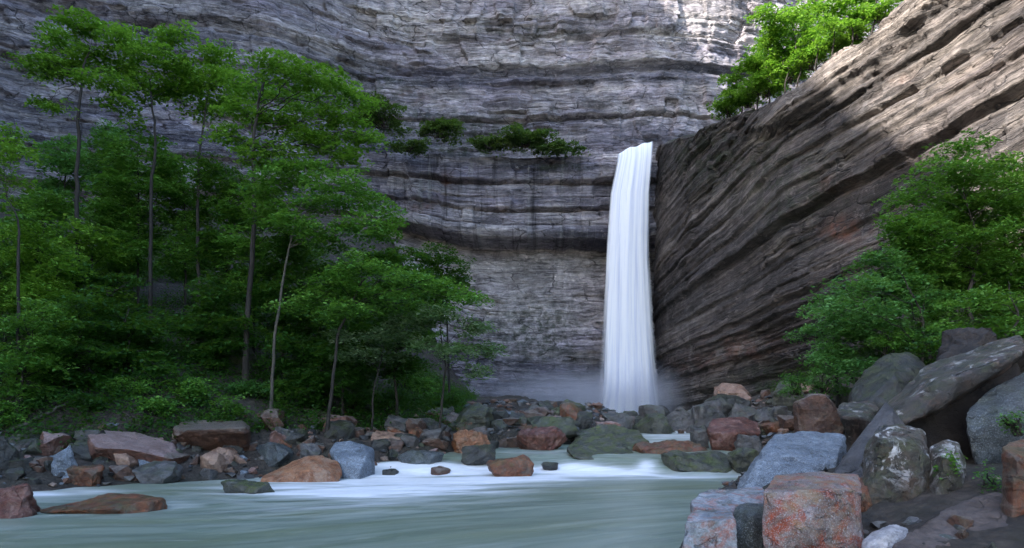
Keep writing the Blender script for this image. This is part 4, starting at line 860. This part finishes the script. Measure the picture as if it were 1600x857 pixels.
def shrub(px, py, D, rx, rz, leaf, label, seed, size=0.15, dens=1.0, tuft=0.4, npad=5, loc=None, name='shrub', group=None):
    rg = np.random.default_rng(seed); c = at(px, py, D) if loc is None else np.array(loc, float); k = D/F
    RX, RZ = rx*k, rz*k
    root = empty(name, (c[0], c[1], c[2]-RZ)); tag(root, label, 'shrub', group)
    base = np.array(root.location)
    pads = []
    for i in range(npad):
        a = rg.normal(size=3)*0.45; pads.append((c[0]+a[0]*RX, c[1]+a[1]*RX*0.6, c[2]+a[2]*RZ*0.8, RX*0.55, RX*0.5, RZ*0.5))
    C, var, tufts = pad_leaves(pads, size, dens, rg, tuft)
    paths = []
    for pd in pads:
        for q in range(2):
            e = np.array(pd[:3])+rg.normal(size=3)*0.2*RX; b = base+np.array([rg.normal(0, 0.1)*RX, 0, -0.1])
            paths.append((wig(b, e, 7, 0.05, rg, 0.05)-base, np.linspace(0.03, 0.008, 7)*max(1, RX)))
    V, Fq = tube_arrays(paths, 5); mesh_np('stems', V, Fq, M['bark'], root)
    V, Fq, fv = leaf_arrays(C-base, var, size, rg, 0.6); mesh_np('foliage', V, Fq, M[leaf], root, smooth=False, face_attr=dict(leafvar=fv))
    return root

G_L = 'trees on the left bank'; G_R = 'trees on the right bank'
ptree([(118, 560), (121, 330), (130, 200), (137, 110), (140, 75)], 33, 0.20, [(92, 62, 42, 12), (150, 38, 44, 12), (70, 92, 36, 9), (195, 60, 36, 10), (160, 88, 46, 10), (112, 104, 40, 8), (165, 118, 40, 8), (78, 160, 20, 5), (100, 170, 16, 4), (60, 108, 26, 6), (115, 35, 30, 8)],
      'leaf_bright', 'bark', 'tallest slender tree at far left with a flat crown above a bare leaning trunk', 1, size=0.19, group=G_L, limb_from=0.7)
ptree([(238, 560), (233, 300), (234, 180), (236, 110)], 34, 0.17, [(235, 78, 40, 10), (282, 48, 26, 7), (200, 108, 36, 9), (275, 105, 36, 9), (225, 130, 42, 8), (188, 158, 24, 6), (285, 138, 30, 7), (205, 183, 18, 4), (250, 60, 30, 8)],
      'leaf_bright', 'bark', 'second tall thin tree from the left with a straight bare trunk against the cliff', 2, size=0.19, group=G_L, limb_from=0.7)
ptree([(310, 560), (315, 350), (321, 200), (325, 130)], 35, 0.17, [(325, 98, 38, 10), (352, 120, 40, 10), (300, 138, 38, 9), (365, 155, 32, 9), (330, 168, 38, 8), (345, 80, 26, 7), (290, 110, 24, 6)],
      'leaf_bright', 'bark', 'third tall tree from the left, its crown touching the widest tree', 3, size=0.19, group=G_L, limb_from=0.65)
ptree([(384, 560), (392, 400), (404, 260), (410, 150), (415, 110)], 31, 0.22, [(430, 98, 46, 11), (480, 112, 44, 10), (525, 132, 46, 10), (395, 132, 44, 10), (562, 150, 34, 9), (470, 150, 50, 10), (530, 180, 48, 10), (440, 190, 52, 10), (378, 172, 38, 10), (560, 210, 36, 10), (490, 218, 56, 11), (420, 238, 52, 11), (545, 240, 36, 8), (360, 210, 36, 10)],
      'leaf_bright', 'bark', 'broad bright green tree with the widest layered crown on the left bank', 4, size=0.18, group=G_L, limb_from=0.55)
ptree([(424, 612), (430, 520), (444, 420), (460, 340), (480, 290)], 28.5, 0.12, [(480, 258, 46, 10), (440, 275, 46, 11), (532, 282, 46, 11), (582, 312, 40, 10), (500, 310, 54, 12), (612, 335, 26, 8), (560, 345, 50, 11), (468, 345, 46, 11), (600, 362, 28, 8), (520, 372, 50, 10), (430, 328, 42, 11), (400, 300, 36, 9)],
      'leaf_mid', 'bark_pale', 'tree with a pale thin curving trunk and dense crown reaching to the cliff', 5, size=0.17, group=G_L, limb_from=0.6)
ptree([(508, 620), (528, 520), (556, 450), (580, 420)], 27, 0.12, [(560, 412, 54, 10), (630, 428, 54, 9), (690, 446, 46, 8), (733, 460, 30, 6), (520, 438, 46, 10), (600, 455, 54, 9), (660, 475, 46, 8), (540, 478, 46, 9), (480, 468, 40, 10)],
      'leaf_mid', 'bark', 'low spreading tree whose boughs reach right towards the waterfall', 6, size=0.16, group=G_L, limb_from=0.5)
ptree([(688, 650), (690, 580), (688, 500)], 28, 0.10, [(690, 490, 46, 8), (742, 508, 32, 9), (640, 500, 42, 8), (760, 542, 24, 11), (718, 545, 36, 10), (668, 535, 32, 7), (606, 516, 38, 8), (742, 578, 26, 8)],
      'leaf_pale', 'bark', 'small slender bank tree with pale green leaves nearest the waterfall', 7, size=0.15, tuft=0.42, group=G_L, limb_from=0.5)
ptree([(580, 640), (586, 590), (600, 540)], 29, 0.08, [(590, 525, 38, 8), (555, 548, 34, 9), (622, 556, 28, 5), (540, 520, 30, 8)],
      'leaf_pale', 'bark', 'small thin leaning tree left of the slender bank tree', 8, size=0.15, tuft=0.42, group=G_L, limb_from=0.5)
ptree([(28, 560), (31, 400), (26, 340), (8, 305)], 26, 0.11, [(12, 200, 22, 9), (36, 240, 26, 11), (8, 268, 24, 11), (46, 285, 22, 9), (20, 312, 28, 8), (-4, 235, 20, 9), (22, 225, 20, 8)],
      'leaf_bright', 'bark', 'small forked tree cut by the left edge of the picture', 9, size=0.15, group=G_L, limb_from=0.5)
# fill trees further up the slope, each crown its own
def fill_tree(px, ytop, ybot, w_, D, leaf, label, seed, r0=0.12, size=0.19, group=G_L, dens=0.9, bark='bark'):
    rg = np.random.default_rng(seed+90); pads = []
    n = int(5+(ybot-ytop)/28)
    for i in range(n):
        f = i/(n-1); y = ytop+12+(ybot-ytop-12)*f; sp = w_*(0.35+0.65*math.sin(math.pi*(0.25+0.6*f)))
        for q in range(2): pads.append((px+rg.uniform(-0.7, 0.7)*sp, y+rg.uniform(-10, 10), sp*rg.uniform(0.4, 0.65), rg.uniform(7, 11)))
    return ptree([(px+rg.uniform(-8, 8), 620), (px, (ytop+ybot)/2), (px, ytop+10)], D, r0, pads, leaf, bark, label, seed, size=size, group=group, dens=dens, limb_from=0.25)
fill_tree(215, 215, 400, 60, 37, 'leaf_mid', 'mid green tree behind the second bare trunk', 21)
fill_tree(285, 230, 430, 58, 38, 'leaf_mid', 'leafy tree filling the gap between the second and third bare trunks', 22)
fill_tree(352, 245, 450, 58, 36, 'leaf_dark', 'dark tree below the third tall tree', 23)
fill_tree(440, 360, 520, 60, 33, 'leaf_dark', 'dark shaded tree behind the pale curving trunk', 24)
fill_tree(140, 345, 480, 60, 34, 'leaf_bright', 'bushy tree at the foot of the tallest slender tree', 25)
fill_tree(55, 345, 500, 62, 30, 'leaf_bright', 'round bushy tree below the small forked tree', 26, size=0.16)
fill_tree(330, 440, 560, 60, 32, 'leaf_dark', 'dark low tree above the mossy hillside boulder', 28)
fill_tree(40, 470, 610, 60, 25.5, 'leaf_mid', 'low leafy tree at the left edge above the black boulder', 29, size=0.15)
fill_tree(120, 450, 590, 56, 28, 'leaf_dark', 'dark understorey tree above the large pink boulder', 30, size=0.16)
fill_tree(200, 470, 600, 60, 29, 'leaf_dark', 'dark understorey tree second from the left above the pink boulder', 31, size=0.16)
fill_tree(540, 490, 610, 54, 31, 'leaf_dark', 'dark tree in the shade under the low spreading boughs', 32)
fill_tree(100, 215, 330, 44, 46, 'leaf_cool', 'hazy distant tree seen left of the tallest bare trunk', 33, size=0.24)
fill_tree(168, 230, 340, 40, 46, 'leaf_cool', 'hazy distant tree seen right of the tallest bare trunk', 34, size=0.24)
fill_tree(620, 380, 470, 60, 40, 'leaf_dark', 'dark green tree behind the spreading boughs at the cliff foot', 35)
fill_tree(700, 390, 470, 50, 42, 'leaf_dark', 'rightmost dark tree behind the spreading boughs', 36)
fill_tree(470, 520, 620, 50, 31, 'leaf_dark', 'dark bushy tree beside the foot of the pale curving trunk', 37)

fill_tree(500, 400, 560, 62, 32.5, 'leaf_dark', 'dark tree between the pale trunk and the low spreading tree', 38)
fill_tree(180, 300, 420, 60, 39, 'leaf_mid', 'round topped tree between the first and second bare trunks', 40)
fill_tree(70, 290, 400, 50, 36, 'leaf_mid', 'tree crown between the small forked tree and the tallest slender tree', 60)
fill_tree(170, 190, 330, 40, 40, 'leaf_cool', 'pale hazy tree between the first two bare trunks', 61)
fill_tree(5, 330, 480, 54, 33, 'leaf_mid', 'leafy tree half out of the picture behind the small forked tree', 44)
fill_tree(400, 290, 450, 56, 33.5, 'leaf_mid', 'leafy tree filling the shade below the broad bright tree', 47)
fill_tree(90, 400, 520, 60, 30, 'leaf_bright', 'spreading bush like tree above the fallen branch', 48, size=0.16)
fill_tree(620, 440, 580, 54, 32, 'leaf_dark', 'shaded tree behind the thin leaning tree', 50)
fill_tree(560, 430, 560, 54, 33, 'leaf_dark', 'deep green tree behind the low spreading boughs', 51)

# right bank
fill_tree(1450, 380, 540, 58, 29, 'leaf_mid', 'leafy tree filling the right wood behind the leaning tree', 52, size=0.16, group=G_R)
fill_tree(1540, 400, 560, 60, 29, 'leaf_mid', 'dense tree behind the trunk of the tallest right hand tree', 53, size=0.16, group=G_R)
fill_tree(1510, 260, 460, 62, 28.5, 'leaf_mid', 'tree filling in the crown of the tallest right hand tree', 57, size=0.16, group=G_R)
fill_tree(1430, 320, 470, 50, 28.5, 'leaf_mid', 'tree at the left shoulder of the tallest right hand tree', 58, size=0.16, group=G_R)
fill_tree(1570, 250, 430, 50, 29, 'leaf_mid', 'tree between the tallest right hand tree and the right edge', 59, size=0.16, group=G_R)
fill_tree(1600, 300, 520, 54, 28, 'leaf_mid', 'tall tree cut by the right edge of the picture', 54, size=0.16, group=G_R)
fill_tree(1380, 400, 560, 56, 28, 'leaf_cool', 'bluish green tree behind the cool leaning tree', 55, size=0.16, group=G_R)
fill_tree(1310, 450, 570, 46, 28, 'leaf_cool', 'leftmost low tree of the right bank', 56, size=0.15, group=G_R)
ptree([(1524, 540), (1521, 470), (1530, 400), (1505, 300)], 27, 0.17, [(1512, 222, 38, 9), (1470, 262, 44, 10), (1545, 255, 44, 10), (1432, 300, 40, 10), (1500, 308, 54, 12), (1575, 298, 46, 12), (1400, 345, 34, 9), (1450, 350, 46, 11), (1540, 358, 48, 12), (1600, 340, 34, 12), (1480, 400, 46, 11), (1565, 410, 48, 12), (1420, 395, 38, 10), (1620, 290, 36, 12)],
      'leaf_mid', 'bark', 'tallest tree on the right bank with a broad layered crown', 41, size=0.16, group=G_R, limb_from=0.3)
ptree([(1442, 570), (1436, 490), (1410, 430)], 25, 0.11, [(1370, 398, 38, 9), (1400, 438, 46, 10), (1340, 438, 38, 9), (1312, 474, 32, 9), (1370, 478, 46, 10), (1450, 458, 46, 10), (1420, 508, 46, 10), (1330, 512, 40, 10), (1460, 520, 36, 9)],
      'leaf_cool', 'bark', 'cool green tree leaning left towards the slanting cliff', 42, size=0.15, group=G_R, limb_from=0.3)
ptree([(1590, 560), (1585, 500), (1575, 440)], 23, 0.10, [(1525, 458, 44, 10), (1585, 465, 40, 11), (1505, 500, 38, 9), (1600, 515, 34, 10), (1560, 500, 36, 9)],
      'leaf_mid', 'bark', 'shaded low tree at the right edge behind the leaning slab', 43, size=0.15, group=G_R, limb_from=0.3)
for i, (px, py, D, rx, rz, lf, lb) in enumerate([
    (1300, 545, 27, 36, 26, 'leaf_cool', 'cool green shrub at the left foot of the leaning tree'),
    (1345, 565, 25, 40, 28, 'leaf_cool', 'feathery green shrub behind the peaked dark boulder'),
    (1290, 590, 27, 34, 20, 'leaf_cool', 'low shrub above the striped brown boulder'),
    (1245, 600, 30, 26, 14, 'leaf_cool', 'small low shrub on the scree at the cliff foot'),
    (1390, 530, 25, 40, 24, 'leaf_mid', 'leafy shrub right behind the peak of the dark boulder'),
    (1455, 540, 22, 30, 16, 'leaf_dark', 'dark shrub between the peaked boulder and the leaning slab'),
    (1280, 510, 30, 30, 18, 'leaf_cool', 'upper left shrub against the slanting cliff'),
    (1540, 752, 9.6, 26, 34, 'leaf_cool', 'small bright plant beside the corner rock at the lower right'),
    (1480, 722, 9.9, 12, 14, 'leaf_mid', 'tiny plant tucked left of the white crusted column'),
    (1590, 655, 10.6, 22, 16, 'leaf_cool', 'trailing plant below the speckled right edge boulder')]):
    near = D < 12
    shrub(px, py, D, rx, rz, lf, lb, 300+i, size=0.055 if near else 0.13, tuft=0.11 if near else 0.35, dens=0.45 if near else 1.0, name='plant' if near else 'shrub')

# left slope undergrowth shrubs
lab_l = [(20, 640, 'shrub at the left edge above the black boulder'), (75, 618, 'shrub beside the fallen branch'), (140, 622, 'shrub above the left end of the pink boulder'), (190, 600, 'bright shrub high above the pink boulder'),
         (235, 628, 'shrub above the right end of the pink boulder'), (215, 560, 'taller shrub under the dark understorey trees'), (262, 590, 'shrub left of the mossy hillside boulder'), (300, 610, 'low shrub below the mossy hillside boulder'),
         (350, 632, 'bright low shrub directly above the dark overhanging boulder'), (395, 600, 'shrub right of the mossy hillside boulder'), (330, 545, 'shrub on top of the mossy hillside boulder'), (450, 610, 'shrub at the foot of the pale curving trunk'),
         (500, 600, 'dark shrub above the tilted brown slab'), (555, 620, 'dark shrub above the tan slab'), (610, 625, 'dark shrub at the foot of the thin leaning tree'), (655, 620, 'dark shrub just left of the slender bank tree'),
         (690, 625, 'dark shrub hugging the foot of the slender bank tree'), (10, 580, 'shrub at the left edge below the leafy tree'), (100, 560, 'shrub in deep shade left of the understorey trees'), (160, 575, 'shrub midway up the left slope'),
         (30, 420, 'bright shrub mass below the forked tree'), (110, 420, 'bright shrub right of the round bushy tree'), (170, 440, 'shrub between the bushy tree and the dark wood'), (630, 590, 'slim shrub right of the thin leaning tree')]
for i, (px, py, lb) in enumerate(lab_l):
    D = hit(px, py+22) or 34
    D = min(D, 40)
    if py < 450: D = 32
    shrub(px, py, D, 36, 20, ['leaf_mid', 'leaf_cool', 'leaf_dark', 'leaf_mid'][i % 4] if i not in (12, 13, 14, 15, 16, 18) else 'leaf_dark', lb, 400+i, size=0.13 if D < 30 else 0.15, tuft=0.35, group='undergrowth shrubs on the left slope')

# shrubs on the cliff ledges
for i, (px, py, D, rx, rz, lf, lb) in enumerate([
    (600, 172, 65.5, 42, 26, 'leaf_ledge', 'dark shrub on the cliff ledge right of the widest tree'),
    (690, 196, 66, 34, 18, 'leaf_ledge', 'shrub clinging to the ledge left of the rounded ledge bush'),
    (820, 212, 67, 46, 17, 'leaf_ledge', 'rounded dark green bush on the shelf left of the waterfall lip'),
    (870, 228, 66.5, 30, 8, 'leaf_ledge', 'low grassy tuft on the shelf edge right of the ledge bush'),
    (765, 222, 66.5, 26, 10, 'leaf_ledge', 'low tuft on the shelf left of the rounded ledge bush'),
    (640, 228, 65.5, 26, 8, 'leaf_ledge', 'sparse tuft under the leftmost ledge shrub'),
    ]):
    shrub(px, py, D, rx, rz, lf, lb, 500+i, size=0.28, tuft=0.6, npad=7, dens=0.9)
# trees on the rim of the right cliff
G_T = 'trees on the rim of the right cliff'
for i, (px, py, D, pads, lb) in enumerate([
    (1160, 150, 57, [(1150, 120, 26, 9), (1175, 100, 26, 9), (1140, 140, 18, 8), (1165, 135, 26, 9)], 'lowest rim tree nearest the waterfall notch'),
    (1205, 120, 54, [(1195, 95, 30, 10), (1225, 75, 28, 10), (1190, 120, 24, 8), (1215, 105, 26, 9)], 'second rim tree up from the waterfall notch'),
    (1250, 90, 51, [(1235, 25, 34, 10), (1260, 10, 36, 10), (1215, 45, 32, 10), (1275, 40, 30, 10), (1200, 20, 30, 9), (1250, 60, 30, 9)], 'bright sunlit rim tree at the top of the picture'),
    (1305, 60, 47.5, [(1300, 5, 36, 9), (1335, -5, 34, 9), (1290, 35, 26, 8), (1325, 25, 28, 8), (1350, 12, 24, 8)], 'sunlit rim tree beside the overhanging brow'),
    (1135, 175, 58, [(1128, 158, 22, 9), (1150, 150, 22, 8), (1170, 155, 22, 7)], 'small rim bush right beside the waterfall notch'),
    (1185, 140, 55, [(1178, 130, 26, 9), (1200, 118, 26, 9), (1215, 128, 22, 7)], 'rim bush hanging over the edge between the two lowest rim trees'),
    (1230, 110, 52, [(1222, 96, 28, 9), (1248, 84, 28, 9), (1262, 95, 22, 7)], 'rim bush below the bright sunlit rim tree'),
    (1278, 80, 49.5, [(1270, 62, 28, 9), (1292, 52, 28, 9), (1305, 62, 22, 7)], 'rim bush left of the overhanging brow'),
    (1335, 45, 46.5, [(1325, 42, 26, 8), (1352, 26, 26, 8), (1375, 14, 22, 7)], 'rim bush on top of the overhanging brow'),
    (1370, 0, 45.5, [(1365, -20, 34, 9), (1385, 0, 22, 7), (1340, -25, 30, 9)], 'uppermost rim tree cut by the top edge')]):
    k = D/F; rg = np.random.default_rng(600+i); b = at(px, py, D); W = []
    for (x, y, rx, rz) in pads:
        p = at(x, y, D+rg.uniform(-1, 1.5)); W.append((p[0], p[1], p[2], rx*k, rx*k*0.8, rz*k))
    make_tree([b+np.array([0.2, 1.0, -2.0]), b, at(pads[0][0], pads[0][1], D)], 0.12, W, 'leaf_bright', 'bark', lb, 600+i, size=0.24, dens=1.0, tuft=0.6, group=G_T, limb_from=0.1)

for i, (px, py, D, rx, rz, lb) in enumerate([
    (1138, 168, 59, 22, 14, 'lowest shrub draped on the cliff rim nearest the notch'), (1168, 152, 57, 26, 15, 'second draping rim shrub from the notch'), (1200, 134, 55, 28, 15, 'third draping rim shrub from the notch'),
    (1234, 112, 53, 30, 16, 'fourth draping rim shrub from the notch'), (1268, 92, 51, 30, 16, 'fifth draping rim shrub from the notch'), (1302, 70, 49, 28, 15, 'sixth draping rim shrub from the notch'),
    (1338, 46, 47.3, 28, 14, 'seventh draping rim shrub from the notch'), (1372, 22, 46, 22, 12, 'uppermost draping rim shrub beside the brow'), (1225, 60, 53, 34, 20, 'bushy shrub behind the bright rim tree'), (1190, 95, 56, 28, 18, 'bushy shrub behind the lowest rim trees')]):
    shrub(px, py, D, rx, rz, 'leaf_bright', lb, 700+i, size=0.22, tuft=0.5, npad=6, group='shrubs along the rim of the right cliff')

# undergrowth carpet
def ground_cover():
    rg = np.random.default_rng(7); n = 8500
    X = rg.uniform(-32, -1, n); Y = rg.uniform(23, 55, n); dl = Y-np.interp(X, SX, SY)
    keep = (dl > 4.2) & (X < -3) & (vnoise(X*0.35, Y*0.35, 0, 44) > -0.6); X, Y = X[keep], Y[keep]
    X2 = rg.uniform(9, 33, 2600); Y2 = rg.uniform(19, 52, 2600); k2 = (X2-np.interp(Y2, [11.5, 19, 25, 35, 45, 60], [2.9, 5.6, 9.3, 11.6, 13.5, 17.5]) > 4.5) & (vnoise(X2*0.3, Y2*0.3, 0, 46) > -0.2)
    X = np.concatenate([X, X2[k2]]); Y = np.concatenate([Y, Y2[k2]]); Z = ground_z(X, Y)
    Cs, Vr = [], []
    for x, y, z in zip(X, Y, Z):
        k = 26; r = rg.uniform(0.25, 0.6); h = rg.uniform(0.2, 0.9)
        q = rg.normal(size=(k, 3)); Cs.append(np.stack([x+q[:, 0]*r*0.6, y+q[:, 1]*r*0.6, z+0.05+np.abs(q[:, 2])*h*0.6], -1)); Vr.append(np.clip(rg.normal(0.45, 0.25)+rg.normal(0, 0.12, k), 0, 1))
    V, Fq, fv = leaf_arrays(np.vstack(Cs), np.concatenate(Vr), 0.14, rg, 0.6)
    o = mesh_np('undergrowth', V, Fq, M['leaf_dark'], smooth=False, face_attr=dict(leafvar=fv)); tag(o, 'low leafy undergrowth covering the slopes above the shore rocks', 'undergrowth', kind='stuff')
ground_cover()

# fallen branch on the left bank
def fallen():
    rg = np.random.default_rng(3); a, b = at(12, 676, 24.0), at(132, 624, 26.5); base = a.copy()
    paths = [(wig(a, b, 14, 0.012, rg, 0.03)-base, np.linspace(0.075, 0.04, 14)), (wig(at(70, 652, 25.2), at(55, 634, 25.6), 7, 0.02, rg)-base, np.linspace(0.04, 0.015, 7)),
             (wig(b, at(178, 640, 26.4), 8, 0.03, rg)-base, np.linspace(0.035, 0.012, 8)), (wig(b, at(60, 630, 26.0), 8, 0.03, rg)-base, np.linspace(0.03, 0.012, 8))]
    V, Fq = tube_arrays(paths, 7); o = mesh_np('fallen_branch', V, Fq, M['bark_pale']); o.location = base; tag(o, 'bare pale fallen branch lying on the left slope', 'branch')
fallen()
